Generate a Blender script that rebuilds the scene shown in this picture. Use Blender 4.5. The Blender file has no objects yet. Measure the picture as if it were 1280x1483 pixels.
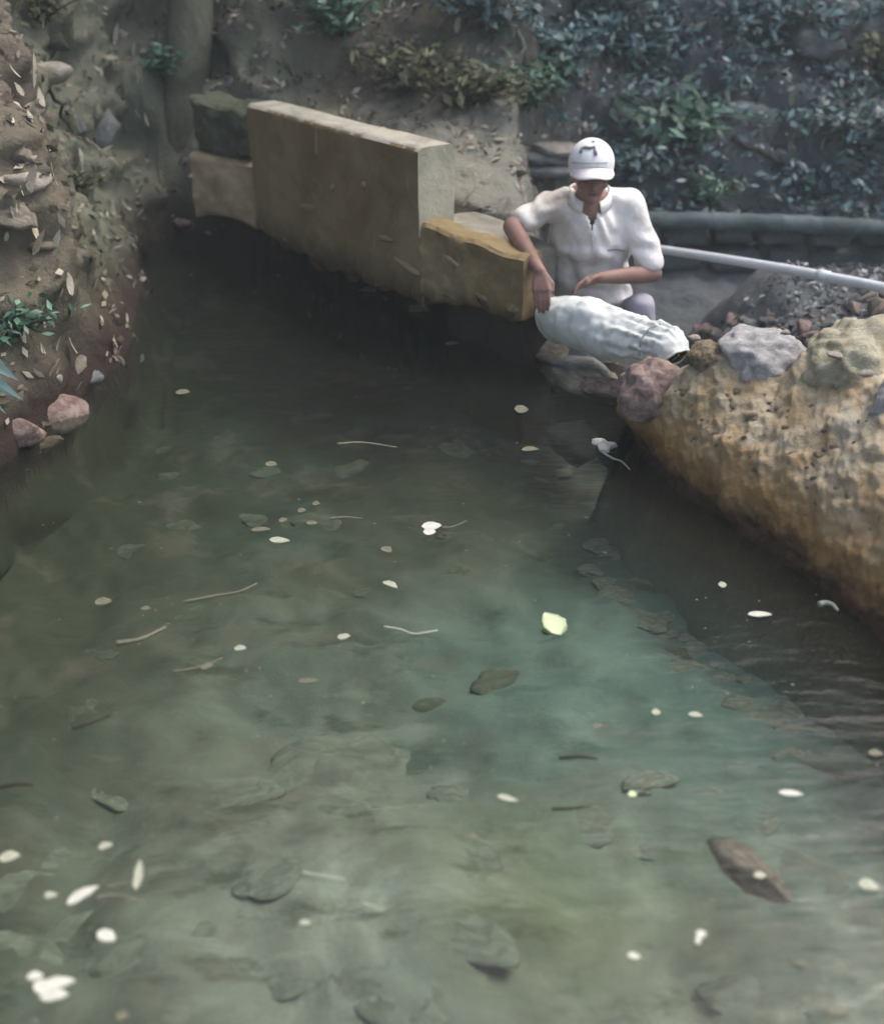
import bpy, bmesh, math, random
import numpy as np
from mathutils import Vector, Matrix, Euler
from mathutils.bvhtree import BVHTree
R = math.radians
rnd = random.Random(7)
rng = np.random.default_rng(7)
scene = bpy.context.scene
COL = scene.collection

# ------------------------------------------------------------ camera, sky, sun, exposure
CAM_H, FPX, PITCH = 1.75, 1500.0, R(30)
cam_d = bpy.data.cameras.new('camera'); cam = bpy.data.objects.new('camera', cam_d); COL.objects.link(cam)
cam.location = (0, 0, CAM_H); cam.rotation_euler = (R(90) - PITCH, 0, 0)
cam_d.sensor_fit = 'HORIZONTAL'; cam_d.sensor_width = 36; cam_d.lens = 36 * FPX / 1280
cam_d.clip_start = 0.05; cam_d.clip_end = 400
cam_d.dof.use_dof = True; cam_d.dof.focus_distance = 3.7; cam_d.dof.aperture_fstop = 1.5
scene.camera = cam
world = bpy.data.worlds.new('World'); scene.world = world; world.use_nodes = True
wn = world.node_tree; wn.nodes.clear()
SUN_EL, SUN_AZ = R(58), R(62)          # azimuth measured from +Y towards +X
sky = wn.nodes.new('ShaderNodeTexSky'); sky.sky_type = 'NISHITA'; sky.sun_disc = False
sky.sun_elevation = SUN_EL; sky.sun_rotation = SUN_AZ; sky.dust_density = 6; sky.air_density = 1.0; sky.ozone_density = 1.0
bg = wn.nodes.new('ShaderNodeBackground'); bg.inputs[1].default_value = 0.15
wo = wn.nodes.new('ShaderNodeOutputWorld')
wn.links.new(sky.outputs[0], bg.inputs[0]); wn.links.new(bg.outputs[0], wo.inputs[0])
sd = bpy.data.lights.new('sun', 'SUN'); sd.energy = 1.1; sd.angle = R(24); sd.color = (1.0, 0.97, 0.93)
sun = bpy.data.objects.new('sun', sd); COL.objects.link(sun)
sv = Vector((math.sin(SUN_AZ) * math.cos(SUN_EL), math.cos(SUN_AZ) * math.cos(SUN_EL), math.sin(SUN_EL)))
sun.rotation_euler = sv.to_track_quat('Z', 'Y').to_euler(); sun.location = (6, 4, 9)
scene.view_settings.view_transform = 'Standard'; scene.view_settings.look = 'None'
scene.view_settings.gamma = 1; scene.view_settings.exposure = 1.1

# ------------------------------------------------------------ placing helpers: a picture point to a real place
CP, SP = math.cos(PITCH), math.sin(PITCH)
def ray(u, v):
    x = (u - 640) / FPX; y = (741.5 - v) / FPX
    return Vector((x, CP + y * SP, -SP + y * CP))
def gz(u, v, z=0.0):
    d = ray(u, v); t = (z - CAM_H) / d.z; return Vector((d.x * t, d.y * t, z))
def gy(u, v, Y):
    d = ray(u, v); t = Y / d.y; return Vector((d.x * t, Y, CAM_H + d.z * t))

# ------------------------------------------------------------ object helpers
def tag(o, label=None, cat=None, group=None, kind=None):
    if label: o['label'] = label
    if cat: o['category'] = cat
    if group: o['group'] = group
    if kind: o['kind'] = kind
    return o
def mk(name, v, f, mat=None, parent=None, smooth=True, loc=None):
    me = bpy.data.meshes.new(name)
    me.from_pydata([tuple(p) for p in v], [], [tuple(q) for q in f]); me.update()
    if smooth: me.polygons.foreach_set('use_smooth', [True] * len(me.polygons))
    o = bpy.data.objects.new(name, me); COL.objects.link(o)
    if mat: me.materials.append(mat)
    if parent: o.parent = parent
    if loc is not None: o.location = loc
    return o
def link(name, me, parent=None, loc=(0, 0, 0), rot=(0, 0, 0), scl=(1, 1, 1)):
    o = bpy.data.objects.new(name, me); COL.objects.link(o)
    o.location = loc; o.rotation_euler = rot; o.scale = scl
    if parent: o.parent = parent
    return o
def empty(name, loc=(0, 0, 0)):
    o = bpy.data.objects.new(name, None); COL.objects.link(o); o.location = loc; o.empty_display_size = .1
    return o
def reparent(o, root):                      # keep the world place of a mesh made in world space
    o.parent = root; o.location = Vector(o.location) - Vector(root.location)

# ------------------------------------------------------------ numpy noise
def _h(ix, iy, iz, s):
    n = (ix * 374761393 + iy * 668265263 + iz * 2147483647 + s * 974634777) & 0xffffffff
    n = ((n ^ (n >> 13)) * 1274126177) & 0xffffffff
    n = (n ^ (n >> 16)) & 0xffffffff
    return n / 4294967295.0
def vnoise(P, s=0):
    P = np.asarray(P, float); i = np.floor(P).astype(np.int64); f = P - i; f = f * f * (3 - 2 * f)
    out = 0
    for a in (0, 1):
        for b in (0, 1):
            for c in (0, 1):
                w = (f[..., 0] if a else 1 - f[..., 0]) * (f[..., 1] if b else 1 - f[..., 1]) * (f[..., 2] if c else 1 - f[..., 2])
                out = out + w * _h(i[..., 0] + a, i[..., 1] + b, i[..., 2] + c, s)
    return out * 2 - 1
def fbm(P, octv=4, s=0, gain=.5):
    P = np.asarray(P, float); t = 0; a = 1.0
    for k in range(octv):
        t = t + a * vnoise(P * 2 ** k + 17.3 * k, s + k); a *= gain
    return t
def sstep(a, b, x):
    t = np.clip((x - a) / (b - a), 0, 1); return t * t * (3 - 2 * t)

# ------------------------------------------------------------ materials
def mat(name, cols, scale=4, rough=.9, bump=.3, bscale=None, detail=8, island=None, spec=.3, pos=None, bdist=.02, coord='Object', distort=.6):
    """noise mottled material; cols: list of (position, rgb)"""
    m = bpy.data.materials.new(name); m.use_nodes = True; nt = m.node_tree; N = nt.nodes; L = nt.links
    b = N['Principled BSDF']; b.inputs['Roughness'].default_value = rough
    b.inputs['Specular IOR Level'].default_value = spec
    tc = N.new('ShaderNodeTexCoord')
    nz = N.new('ShaderNodeTexNoise'); nz.inputs['Scale'].default_value = scale; nz.inputs['Detail'].default_value = detail
    nz.inputs['Roughness'].default_value = .62; nz.inputs['Distortion'].default_value = distort
    L.new(tc.outputs[coord], nz.inputs['Vector'])
    cr = N.new('ShaderNodeValToRGB')
    while len(cr.color_ramp.elements) < len(cols): cr.color_ramp.elements.new(.5)
    for e, (p, c) in zip(cr.color_ramp.elements, cols): e.position = p; e.color = (*c, 1)
    if island:
        ge = N.new('ShaderNodeNewGeometry'); mx = N.new('ShaderNodeMath'); mx.operation = 'MULTIPLY_ADD'
        mx.inputs[1].default_value = island; L.new(ge.outputs['Random Per Island'], mx.inputs[0])
        m2 = N.new('ShaderNodeMath'); m2.operation = 'MULTIPLY_ADD'; m2.inputs[1].default_value = 1 - island; m2.inputs[2].default_value = 0
        L.new(nz.outputs['Fac'], m2.inputs[0]); L.new(m2.outputs[0], mx.inputs[2]); L.new(mx.outputs[0], cr.inputs[0])
    else: L.new(nz.outputs['Fac'], cr.inputs[0])
    L.new(cr.outputs[0], b.inputs['Base Color'])
    if bump:
        n2 = N.new('ShaderNodeTexNoise'); n2.inputs['Scale'].default_value = bscale or scale * 6; n2.inputs['Detail'].default_value = 8
        n2.inputs['Roughness'].default_value = .7
        L.new(tc.outputs[coord], n2.inputs['Vector'])
        bp = N.new('ShaderNodeBump'); bp.inputs['Strength'].default_value = bump; bp.inputs['Distance'].default_value = bdist
        L.new(n2.outputs['Fac'], bp.inputs['Height']); L.new(bp.outputs[0], b.inputs['Normal'])
    m['ramp'] = cr.name
    return m
def mixrgb(nt, fac, a, b, mode='MIX'):
    n = nt.nodes.new('ShaderNodeMix'); n.data_type = 'RGBA'; n.blend_type = mode
    for s, val in ((n.inputs[0], fac), (n.inputs[6], a), (n.inputs[7], b)):
        if isinstance(val, (tuple, list)): s.default_value = (*val, 1) if len(val) == 3 else val
        elif isinstance(val, (int, float)): s.default_value = val
        else: nt.links.new(val, s)
    return n.outputs[2]
def layer(m, colour, scale, lo, hi, axis=None, a=0., b=1., amp=.15, coord='Object', detail=6, stretch=None, amt=1.):
    """colour layer: noise patches (lo..hi threshold) or a ragged band along an axis (value a->b gives 0->1)"""
    nt = m.node_tree; N = nt.nodes; L = nt.links; bs = N['Principled BSDF']
    src = bs.inputs['Base Color'].links[0].from_socket
    tc = N.new('ShaderNodeTexCoord'); mp = N.new('ShaderNodeMapping')
    if stretch: mp.inputs['Scale'].default_value = stretch
    L.new(tc.outputs[coord], mp.inputs[0])
    nz = N.new('ShaderNodeTexNoise'); nz.inputs['Scale'].default_value = scale; nz.inputs['Detail'].default_value = detail
    nz.inputs['Roughness'].default_value = .65
    L.new(mp.outputs[0], nz.inputs['Vector'])
    if axis is None:
        mr = N.new('ShaderNodeMapRange'); mr.inputs[1].default_value = lo; mr.inputs[2].default_value = hi; mr.inputs[4].default_value = amt
        L.new(nz.outputs['Fac'], mr.inputs[0]); fac = mr.outputs[0]
    else:
        sp = N.new('ShaderNodeSeparateXYZ'); L.new(tc.outputs[coord], sp.inputs[0])
        ma = N.new('ShaderNodeMath'); ma.operation = 'MULTIPLY_ADD'; ma.inputs[1].default_value = amp
        L.new(nz.outputs['Fac'], ma.inputs[0]); L.new(sp.outputs[axis], ma.inputs[2])
        mr = N.new('ShaderNodeMapRange'); mr.inputs[1].default_value = a + amp * .5; mr.inputs[2].default_value = b + amp * .5; mr.inputs[4].default_value = amt
        L.new(ma.outputs[0], mr.inputs[0]); fac = mr.outputs[0]
    L.new(mixrgb(nt, fac, src, colour), bs.inputs['Base Color'])
    return m

def spot(m, colour, c, r0, r1, amp=.5, scale=2.5, amt=.9, squash=(1, 1, 1)):
    """patch of another colour round a place, with a ragged edge"""
    nt = m.node_tree; N = nt.nodes; L = nt.links; bs = N['Principled BSDF']; src = bs.inputs['Base Color'].links[0].from_socket
    tc = N.new('ShaderNodeTexCoord'); mp = N.new('ShaderNodeMapping'); mp.vector_type = 'POINT'; mp.inputs['Location'].default_value = [-a * b for a, b in zip(c, squash)]; mp.inputs['Scale'].default_value = squash
    L.new(tc.outputs['Object'], mp.inputs[0]); ln = N.new('ShaderNodeVectorMath'); ln.operation = 'LENGTH'; L.new(mp.outputs[0], ln.inputs[0])
    nz = N.new('ShaderNodeTexNoise'); nz.inputs['Scale'].default_value = scale; nz.inputs['Detail'].default_value = 6; L.new(tc.outputs['Object'], nz.inputs['Vector'])
    ma = N.new('ShaderNodeMath'); ma.operation = 'MULTIPLY_ADD'; ma.inputs[1].default_value = amp; L.new(nz.outputs['Fac'], ma.inputs[0]); L.new(ln.outputs['Value'], ma.inputs[2])
    mr = N.new('ShaderNodeMapRange'); mr.inputs[1].default_value = r0 + amp * .5; mr.inputs[2].default_value = r1 + amp * .5; mr.inputs[3].default_value = amt; mr.inputs[4].default_value = 0
    L.new(ma.outputs[0], mr.inputs[0]); L.new(mixrgb(nt, mr.outputs[0], src, colour), bs.inputs['Base Color'])
M = {}
M['earth'] = mat('earth', [(.3, (.05, .04, .03)), (.5, (.12, .10, .075)), (.62, (.2, .17, .13)), (.75, (.3, .27, .21))], 3.2, bump=.9, bscale=14, bdist=.05, coord='Object')
layer(M['earth'], (.075, .095, .055), 2.1, .48, .60)                 # moss patches
M['rock'] = mat('rock', [(.3, (.15, .13, .105)), (.55, (.3, .265, .215)), (.75, (.45, .41, .34))], 3, bump=.7, bscale=12, bdist=.05)
M['rock_grey'] = mat('rock_grey', [(.3, (.13, .14, .145)), (.55, (.24, .255, .255)), (.75, (.36, .37, .37))], 3, bump=.7, bscale=12, bdist=.05)
M['rock_pale'] = mat('rock_pale', [(.3, (.25, .22, .19)), (.55, (.42, .38, .33)), (.75, (.55, .51, .46))], 3, bump=.6, bscale=12, bdist=.04)
M['rock_pink'] = mat('rock_pink', [(.3, (.12, .08, .07)), (.5, (.23, .165, .145)), (.7, (.36, .29, .26))], 3, bump=.5, bscale=10, bdist=.03)
M['rock_moss'] = mat('rock_moss', [(.3, (.055, .065, .04)), (.5, (.10, .11, .075)), (.68, (.17, .17, .13)), (.8, (.26, .24, .2))], 2.6, bump=.9, bscale=12, bdist=.05)
M['bed_stone'] = mat('bed_stone', [(.3, (.11, .11, .09)), (.5, (.17, .17, .145)), (.7, (.25, .25, .215))], 2.5, bump=.3)
M['bed_stone_shaded'] = mat('bed_stone_shaded', [(.3, (.06, .065, .045)), (.55, (.10, .105, .08)), (.75, (.16, .165, .13))], 2.5, bump=.3)  # darker bed stone copy, carrying the shade of the far water
M['concrete'] = mat('concrete', [(.25, (.14, .10, .05)), (.5, (.235, .175, .09)), (.7, (.33, .265, .16)), (.85, (.42, .37, .26))], 2.6, bump=.5, bscale=26, bdist=.02)
M['concrete_top_lit'] = mat('concrete_top_lit', [(.25, (.2, .19, .15)), (.5, (.37, .35, .29)), (.75, (.5, .47, .40))], 6, bump=.6, bscale=30, bdist=.02)  # greyer concrete for tops, lightened for the overcast light from above
M['gravel_wall'] = mat('gravel_wall', [(.22, (.24, .19, .12)), (.42, (.38, .32, .22)), (.6, (.5, .45, .34)), (.8, (.62, .58, .48))], 5, bump=.7, bscale=34, bdist=.025)
M['leaf_green'] = mat('leaf_green', [(.15, (.018, .05, .028)), (.45, (.035, .10, .06)), (.7, (.065, .155, .10)), (.95, (.22, .36, .28))], 6, rough=.5, bump=0, island=.75, spec=.5)
M['leaf_blue'] = mat('leaf_blue', [(.15, (.02, .05, .055)), (.45, (.045, .10, .105)), (.72, (.09, .175, .175)), (.96, (.3, .42, .42))], 6, rough=.45, bump=0, island=.8, spec=.6)
M['leaf_olive'] = mat('leaf_olive', [(.15, (.025, .03, .012)), (.45, (.06, .07, .03)), (.75, (.11, .12, .06)), (.95, (.25, .24, .15))], 6, rough=.6, bump=0, island=.8)
M['leaf_cyan'] = mat('leaf_cyan', [(.2, (.3, .5, .43)), (.8, (.6, .8, .74))], 6, rough=.4, bump=0, island=.5, spec=.6)
M['litter'] = mat('litter', [(.1, (.05, .042, .03)), (.4, (.13, .11, .08)), (.7, (.25, .22, .17)), (.92, (.45, .41, .34))], 5, bump=0, island=.85)
M['litter_grey'] = mat('litter_grey', [(.1, (.03, .036, .042)), (.4, (.08, .085, .095)), (.7, (.16, .165, .175)), (.95, (.42, .43, .43))], 5, bump=0, island=.85)
M['dead_pale'] = mat('dead_pale', [(.2, (.28, .25, .18)), (.6, (.5, .47, .38)), (.9, (.68, .65, .56))], 14, rough=.6, bump=.2)
M['float_pale'] = mat('float_pale', [(.2, (.25, .27, .2)), (.6, (.40, .42, .34)), (.9, (.6, .6, .5))], 20, rough=.45, bump=.2)
M['float_dim'] = mat('float_dim', [(.2, (.09, .09, .06)), (.6, (.17, .17, .125)), (.9, (.28, .27, .21))], 20, rough=.5, bump=.2)
M['float_white'] = mat('float_white', [(.2, (.40, .41, .36)), (.8, (.66, .66, .6))], 20, rough=.5, bump=.2)
M['leaf_lime'] = mat('leaf_lime', [(.2, (.4, .5, .27)), (.7, (.6, .68, .45))], 30, rough=.4, bump=.2)
M['bark'] = mat('bark', [(.25, (.03, .025, .02)), (.6, (.09, .075, .06)), (.8, (.15, .135, .11))], 7, bump=.9, bscale=25, bdist=.03)
M['moss_bark'] = mat('moss_bark', [(.3, (.07, .075, .05)), (.5, (.13, .135, .095)), (.7, (.2, .195, .15))], 3, bump=.8, bscale=20, bdist=.03)
M['twig'] = mat('twig', [(.3, (.2, .19, .14)), (.7, (.42, .4, .32))], 20, bump=.3)
M['twig_dark'] = mat('twig_dark', [(.3, (.02, .018, .012)), (.7, (.06, .05, .035))], 20, bump=.3)
M['shirt'] = mat('shirt', [(.3, (.74, .72, .70)), (.7, (.86, .85, .84))], 5, rough=.85, bump=.15, bscale=60, bdist=.003)
M['shirt'].node_tree.nodes['Bump'].inputs['Distance'].default_value = .012; M['shirt'].node_tree.nodes['Bump'].inputs['Strength'].default_value = .5
for n_ in M['shirt'].node_tree.nodes:
    if n_.type == 'TEX_NOISE' and n_.inputs['Scale'].default_value == 60: n_.inputs['Scale'].default_value = 14; n_.inputs['Detail'].default_value = 4
layer(M['shirt'], (.44, .39, .33), 3.2, .46, .62, amt=.85)
M['trousers'] = mat('trousers', [(.3, (.26, .25, .30)), (.7, (.42, .41, .47))], 6, rough=.9, bump=.2)
M['skin'] = mat('skin', [(.3, (.19, .105, .085)), (.7, (.29, .175, .145))], 8, rough=.55, bump=.1)
M['hair'] = mat('hair', [(.3, (.012, .01, .01)), (.7, (.04, .035, .03))], 30, rough=.6, bump=.3)
M['cap'] = mat('cap', [(.3, (.70, .71, .72)), (.7, (.84, .84, .85))], 12, rough=.8, bump=.1)
M['cap_brim'] = mat('cap_brim', [(.3, (.76, .70, .69)), (.7, (.86, .80, .79))], 12, rough=.7, bump=.05)
M['emblem'] = mat('emblem', [(.3, (.22, .23, .23)), (.7, (.4, .4, .4))], 12, bump=.1)
M['eye'] = mat('eye', [(.3, (.02, .015, .015)), (.7, (.05, .04, .04))], 12, rough=.2, bump=0)
M['lips'] = mat('lips', [(.3, (.15, .07, .06)), (.7, (.2, .1, .09))], 12, bump=0)
M['sack'] = mat('sack', [(.25, (.48, .52, .50)), (.6, (.66, .70, .69)), (.85, (.8, .83, .83))], 7, rough=.6, bump=.35, bscale=40, bdist=.006)
layer(M['sack'], (.33, .27, .17), 6, .55, .75, amt=.55)
M['sack_inside_shade'] = mat('sack_inside_shade', [(.3, (.02, .02, .022)), (.7, (.06, .06, .065))], 7, bump=.2)  # near-black: the shade inside the open mouth is in this colour
M['cord'] = mat('cord', [(.3, (.25, .23, .2)), (.7, (.4, .37, .33))], 30)
M['pipe_old'] = mat('pipe_old', [(.25, (.05, .065, .065)), (.5, (.10, .13, .13)), (.75, (.2, .24, .24))], 5, rough=.8, bump=.6, bscale=20, bdist=.02)
M['pvc'] = mat('pvc', [(.25, (.5, .54, .56)), (.7, (.72, .76, .78))], 4, rough=.4, bump=.05, spec=.5)
M['block'] = mat('block', [(.25, (.07, .08, .085)), (.5, (.12, .14, .145)), (.8, (.2, .22, .23))], 5, bump=.8, bscale=20, bdist=.03)
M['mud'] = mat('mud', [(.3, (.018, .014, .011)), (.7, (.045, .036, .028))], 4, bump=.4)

# ------------------------------------------------------------ ground: one sheet, pond bed, banks, hill
DAM = [(-1.75, 7.1), (-1.20, 6.48), (-.05, 5.13), (.50, 4.74), (.80, 4.0), (1.0, 3.3), (1.38, 2.5), (2.2, 1.2), (3.6, -1.5), (6, -5), (12, -14)]
def dam_x(y):
    ys = np.array([p[1] for p in DAM])[::-1]; xs = np.array([p[0] for p in DAM])[::-1]
    return np.interp(y, ys, xs)
LB = [(-14, -6.5), (-5, -3.6), (-1, -2.3), (1.5, -1.85), (2.6, -1.72), (3.3, -1.66), (3.8, -1.50), (4.4, -1.46), (5.2, -1.62), (6.2, -1.78), (6.8, -1.66), (7.4, -1.2), (8.5, -.6), (12, 0), (60, 0)]
def bank_x(y):
    return np.interp(y, [p[0] for p in LB], [p[1] for p in LB])
def height(x, y):
    dl = bank_x(y) - x                                        # >0 inside the left bank
    dd = x - dam_x(y)                                         # >0 behind the dam
    bed = -.34 - .12 * np.clip((y - 3) / 3, 0, 1) + 0 * x
    z = bed
    # downstream / behind the dam
    basin = -.75 + .84 * sstep(1.1, 1.8, x) * sstep(6.6, 5.4, y)
    basin = np.maximum(basin, -.75 + .5 * sstep(5.0, 6.5, y))
    basin = basin + .15 * np.clip(x - 2.2, 0, 30) * sstep(6, 4, y)
    fill = .52 + .22 * np.clip(y - 5.0, 0, 2) / 1.5 + .22 * sstep(5.9, 6.9, y)
    back = basin * sstep(.35, .75, x + .30 * (y - 4.9)*0) + fill * (1 - sstep(.35, .75, x))
    side = sstep(1.0, -.5, y)
    back = back * (1 - side) + (.25 + .1 * np.clip(x - 2, 0, 40)) * side
    wd = sstep(.02, .12, dd) * sstep(7.4, 7.0, y)
    z = z * (1 - wd) + back * wd
    # hill at the back
    y0 = np.interp(x, [-30, -1.6, -.6, .4, 1.0, 2.5, 30], [6.8, 6.75, 6.6, 6.5, 6.72, 6.75, 7.6])
    q = np.clip(y - y0, 0, 100)
    hill = np.where(q < 1.8, q * 1.05, 1.89 + (q - 1.8) * .62)
    hill = np.where(q > 14, 1.89 + 12.2 * .62 + (q - 14) * .12, hill)
    basez = np.interp(x, [-2, .2, .8, 2], [.95, .8, .02, .02])
    wh = sstep(-.25, .02, y - y0)
    z = z * (1 - wh) + (np.maximum(z, basez) + hill) * wh
    # left bank
    lb = np.where(dl < .75, dl * 2.9, 2.175 + (dl - .75) * .8)
    lb = np.where(dl > 6, 2.175 + 5.25 * .8 + (dl - 6) * .15, lb)
    wl = sstep(-.10, .0, dl)
    z = np.maximum(z, np.where(dl > -.15, (-.4) * (1 - wl) + lb * wl, -9))
    # pond ends behind the camera
    z = np.maximum(z, np.clip(-(y + 3.2) * .5, -9, 1.5) )
    return z
def axis(lo, hi, dense, n):
    t = np.linspace(lo, hi, 6001); w = 1 / (.35 + np.minimum(np.abs(t - np.clip(t, dense[0], dense[1])), 60)) 
    w += sum(6 * ((t > a) & (t < b)) for a, b in dense[2])
    c = np.cumsum(w); c = (c - c[0]) / (c[-1] - c[0])
    return np.interp(np.linspace(0, 1, n), c, t)
gx_ = axis(-70, 70, (-2.8, 3.2, [(-2.7, -1.3)]), 460)
gy_ = axis(-40, 90, (1.0, 8.6, []), 480)
X, Y = np.meshgrid(gx_, gy_)
Z = height(X, Y)
# normals then displacement by 3D noise, so that steep banks get knobs and ledges
P = np.stack([X, Y, Z], -1)
du = np.gradient(P, axis=1); dv = np.gradient(P, axis=0); nrm = np.cross(du, dv); nrm /= np.linalg.norm(nrm, axis=-1, keepdims=True) + 1e-9
for ax in (0, 1):
    nrm = (np.roll(nrm, 1, ax) + 2 * nrm + np.roll(nrm, -1, ax)) / 4
nrm /= np.linalg.norm(nrm, axis=-1, keepdims=True)
dl = bank_x(Y) - X
rock_w = sstep(-.05, .25, dl) * sstep(9, 7, Y)
hill_w = sstep(6.4, 7.0, Y) * (1 - rock_w)
ledge = np.abs(fbm(P * np.array([1.6, 1.6, 3.2]), 3, 3)); ledge = 1 - np.clip(ledge * 1.6, 0, 1)
disp = rock_w * (.16 * fbm(P * 1.7, 4, 11) + .12 * ledge - .04 + .06 * fbm(P * 6, 3, 5) + .03 * (1 - np.clip(np.abs(fbm(P * 9, 2, 15)) * 2.5, 0, 1))) \
     + hill_w * (.22 * fbm(P * 1.3, 4, 21) + .08 * fbm(P * 5, 3, 9)) \
     + (1 - np.clip(rock_w + hill_w, 0, 1)) * (.05 * fbm(P * 2.2, 4, 31) + .02 * fbm(P * 9, 2, 33))
far = np.clip(1.6 - np.abs(Y - 5) / 40 - np.abs(X) / 40, .2, 1)
P2 = P + nrm * (disp * far)[..., None]
ny_, nx_ = X.shape
idx = np.arange(nx_ * ny_).reshape(ny_, nx_)
F = np.stack([idx[:-1, :-1], idx[:-1, 1:], idx[1:, 1:], idx[1:, :-1]], -1).reshape(-1, 4)
V = P2.reshape(-1, 3)
gme = bpy.data.meshes.new('ground')
gme.vertices.add(len(V)); gme.vertices.foreach_set('co', V.ravel())
gme.loops.add(F.size); gme.loops.foreach_set('vertex_index', F.ravel())
gme.polygons.add(len(F)); gme.polygons.foreach_set('loop_start', np.arange(0, F.size, 4)); gme.polygons.foreach_set('loop_total', np.full(len(F), 4))
gme.polygons.foreach_set('use_smooth', np.ones(len(F), bool)); gme.update(calc_edges=True); gme.validate()
ground = bpy.data.objects.new('ground', gme); COL.objects.link(ground); tag(ground, kind='structure')
# ground material: earth on banks, silt and painted shade on the pond bed, blue haze tint on the right slope
gm = M['earth'].copy(); gm.name = 'ground_soil'
layer(gm, (.09, .088, .075), 1.6, .46, .6, amt=.6)
spot(gm, (.20, .185, .13), (-1.75, 3.9, .6), .3, .8, .7, 5, .6)
spot(gm, (.21, .225, .165), (-1.65, 6.0, .9), .8, 1.4, .9, 2.5, .85)        # mossy face beside the culvert
spot(gm, (.10, .115, .06), (-1.7, 4.7, .5), .2, .6, .6, 5, .5)
spot(gm, (.20, .165, .135), (-2.1, 4.5, 1.2), .5, 1.2, .8, 4, .6)
spot(gm, (.30, .29, .235), (.30, 5.6, .6), .5, .95, .5, 4, .8, (1, .7, 1))   # bare pale soil behind the step
layer(gm, (.13, .15, .17), 1.0, 0, 1, axis='X', a=.1, b=1.1, amp=1.2, amt=.75)  # blue-grey tint of the hazy light, put into the soil colour
gm2 = gm.copy(); gm2.name = 'slope_soil'
layer(gm, (.035, .02, .017), 6, 0, 1, axis='Z', a=.34, b=.08, amp=.2, amt=.93)   # wet edge, with the bank's shadow painted into the waterline band
gme.materials.append(gm)
bedm = mat('pond_silt', [(.28, (.11, .105, .085)), (.42, (.18, .175, .15)), (.56, (.26, .255, .225)), (.72, (.42, .415, .37))], 2.3, distort=.9, bump=.35, bscale=16, bdist=.03)
layer(bedm, (.38, .38, .34), 3.0, .56, .66, amt=.55, stretch=(1, 2.6, 1))
layer(bedm, (.05, .055, .035), 3.4, .56, .66, amt=.7, stretch=(1, 2.4, 1))
layer(bedm, (.035, .042, .022), .7, 0, 1, axis='Y', a=1.7, b=3.6, amp=1.2, amt=.9)  # bed colour darkened with distance for the shaded far water
layer(bedm, (.012, .007, .006), .7, 0, 1, axis='Y', a=3.2, b=4.8, amp=.9, amt=.98)    # shade towards the culvert painted near-black into the bed
layer(bedm, (.07, .12, .11), 1.5, .48, .62, amt=.35)
layer(bedm, (.035, .040, .020), 1.5, 0, 1, axis='X', a=-.45, b=-1.2, amp=.7, amt=.75)  # left side of the bed darkened for the bank's reflection
spot(bedm, (.13, .15, .05), (.35, 1.75, -.4), .1, .5, .3, 3, .4)
spot(bedm, (.09, .20, .205), (.72, 2.6, -.4), .25, 1.0, .8, 2, .42)                                   # teal sky reflection tinted into the bed
layer(bedm, (.15, .12, .10), 3.1, .54, .64, amt=.45)
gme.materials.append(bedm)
zc = V[F].mean(1)
inp = (zc[:, 2] < -.12) & (zc[:, 0] < dam_x(zc[:, 1]) + .1)
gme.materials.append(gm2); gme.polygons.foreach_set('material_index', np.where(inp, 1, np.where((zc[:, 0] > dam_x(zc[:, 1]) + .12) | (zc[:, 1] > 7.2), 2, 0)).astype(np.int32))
bvh = BVHTree.FromPolygons([tuple(p) for p in V.tolist()], F.tolist())
def hit(u, v):
    d = ray(u, v).normalized(); r = bvh.ray_cast(Vector((0, 0, CAM_H)), d)
    return (r[0], r[1]) if r[0] else (gz(u, v), Vector((0, 0, 1)))
def drop(x, y):
    r = bvh.ray_cast(Vector((x, y, 30)), Vector((0, 0, -1))); return (r[0], r[1])

# ------------------------------------------------------------ water
wm = bpy.data.materials.new('pond_water'); wm.use_nodes = True; nt = wm.node_tree; nt.nodes.clear(); N = nt.nodes; L = nt.links
tc = N.new('ShaderNodeTexCoord'); mp = N.new('ShaderNodeMapping'); mp.inputs['Scale'].default_value = (1, 1.9, 1); L.new(tc.outputs['Object'], mp.inputs[0])
n1 = N.new('ShaderNodeTexNoise'); n1.inputs['Scale'].default_value = 3.2; n1.inputs['Detail'].default_value = 4; n1.inputs['Distortion'].default_value = .4; L.new(mp.outputs[0], n1.inputs['Vector'])
mp2 = N.new('ShaderNodeMapping'); mp2.inputs['Scale'].default_value = (1, 3.2, 1); mp2.inputs['Rotation'].default_value = (0, 0, R(-8)); L.new(tc.outputs['Object'], mp2.inputs[0])
n3 = N.new('ShaderNodeTexNoise'); n3.inputs['Scale'].default_value = 7; n3.inputs['Detail'].default_value = 3; L.new(mp2.outputs[0], n3.inputs['Vector'])
ad = N.new('ShaderNodeMath'); ad.operation = 'MULTIPLY_ADD'; ad.inputs[1].default_value = .45; L.new(n3.outputs['Fac'], ad.inputs[0]); L.new(n1.outputs['Fac'], ad.inputs[2])
bp = N.new('ShaderNodeBump'); bp.inputs['Strength'].default_value = .6; bp.inputs['Distance'].default_value = .016; L.new(ad.outputs[0], bp.inputs['Height'])
fr = N.new('ShaderNodeFresnel'); fr.inputs['IOR'].default_value = 1.33; L.new(bp.outputs[0], fr.inputs['Normal'])
tr = N.new('ShaderNodeBsdfTransparent'); tr.inputs[0].default_value = (.79, .88, .82, 1)
df = N.new('ShaderNodeBsdfDiffuse'); df.inputs[0].default_value = (.075, .085, .07, 1)
mu = N.new('ShaderNodeMixShader'); mu.inputs[0].default_value = .08
L.new(tr.outputs[0], mu.inputs[1]); L.new(df.outputs[0], mu.inputs[2])
gl = N.new('ShaderNodeBsdfGlossy'); gl.inputs['Roughness'].default_value = .18; L.new(bp.outputs[0], gl.inputs['Normal'])
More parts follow.
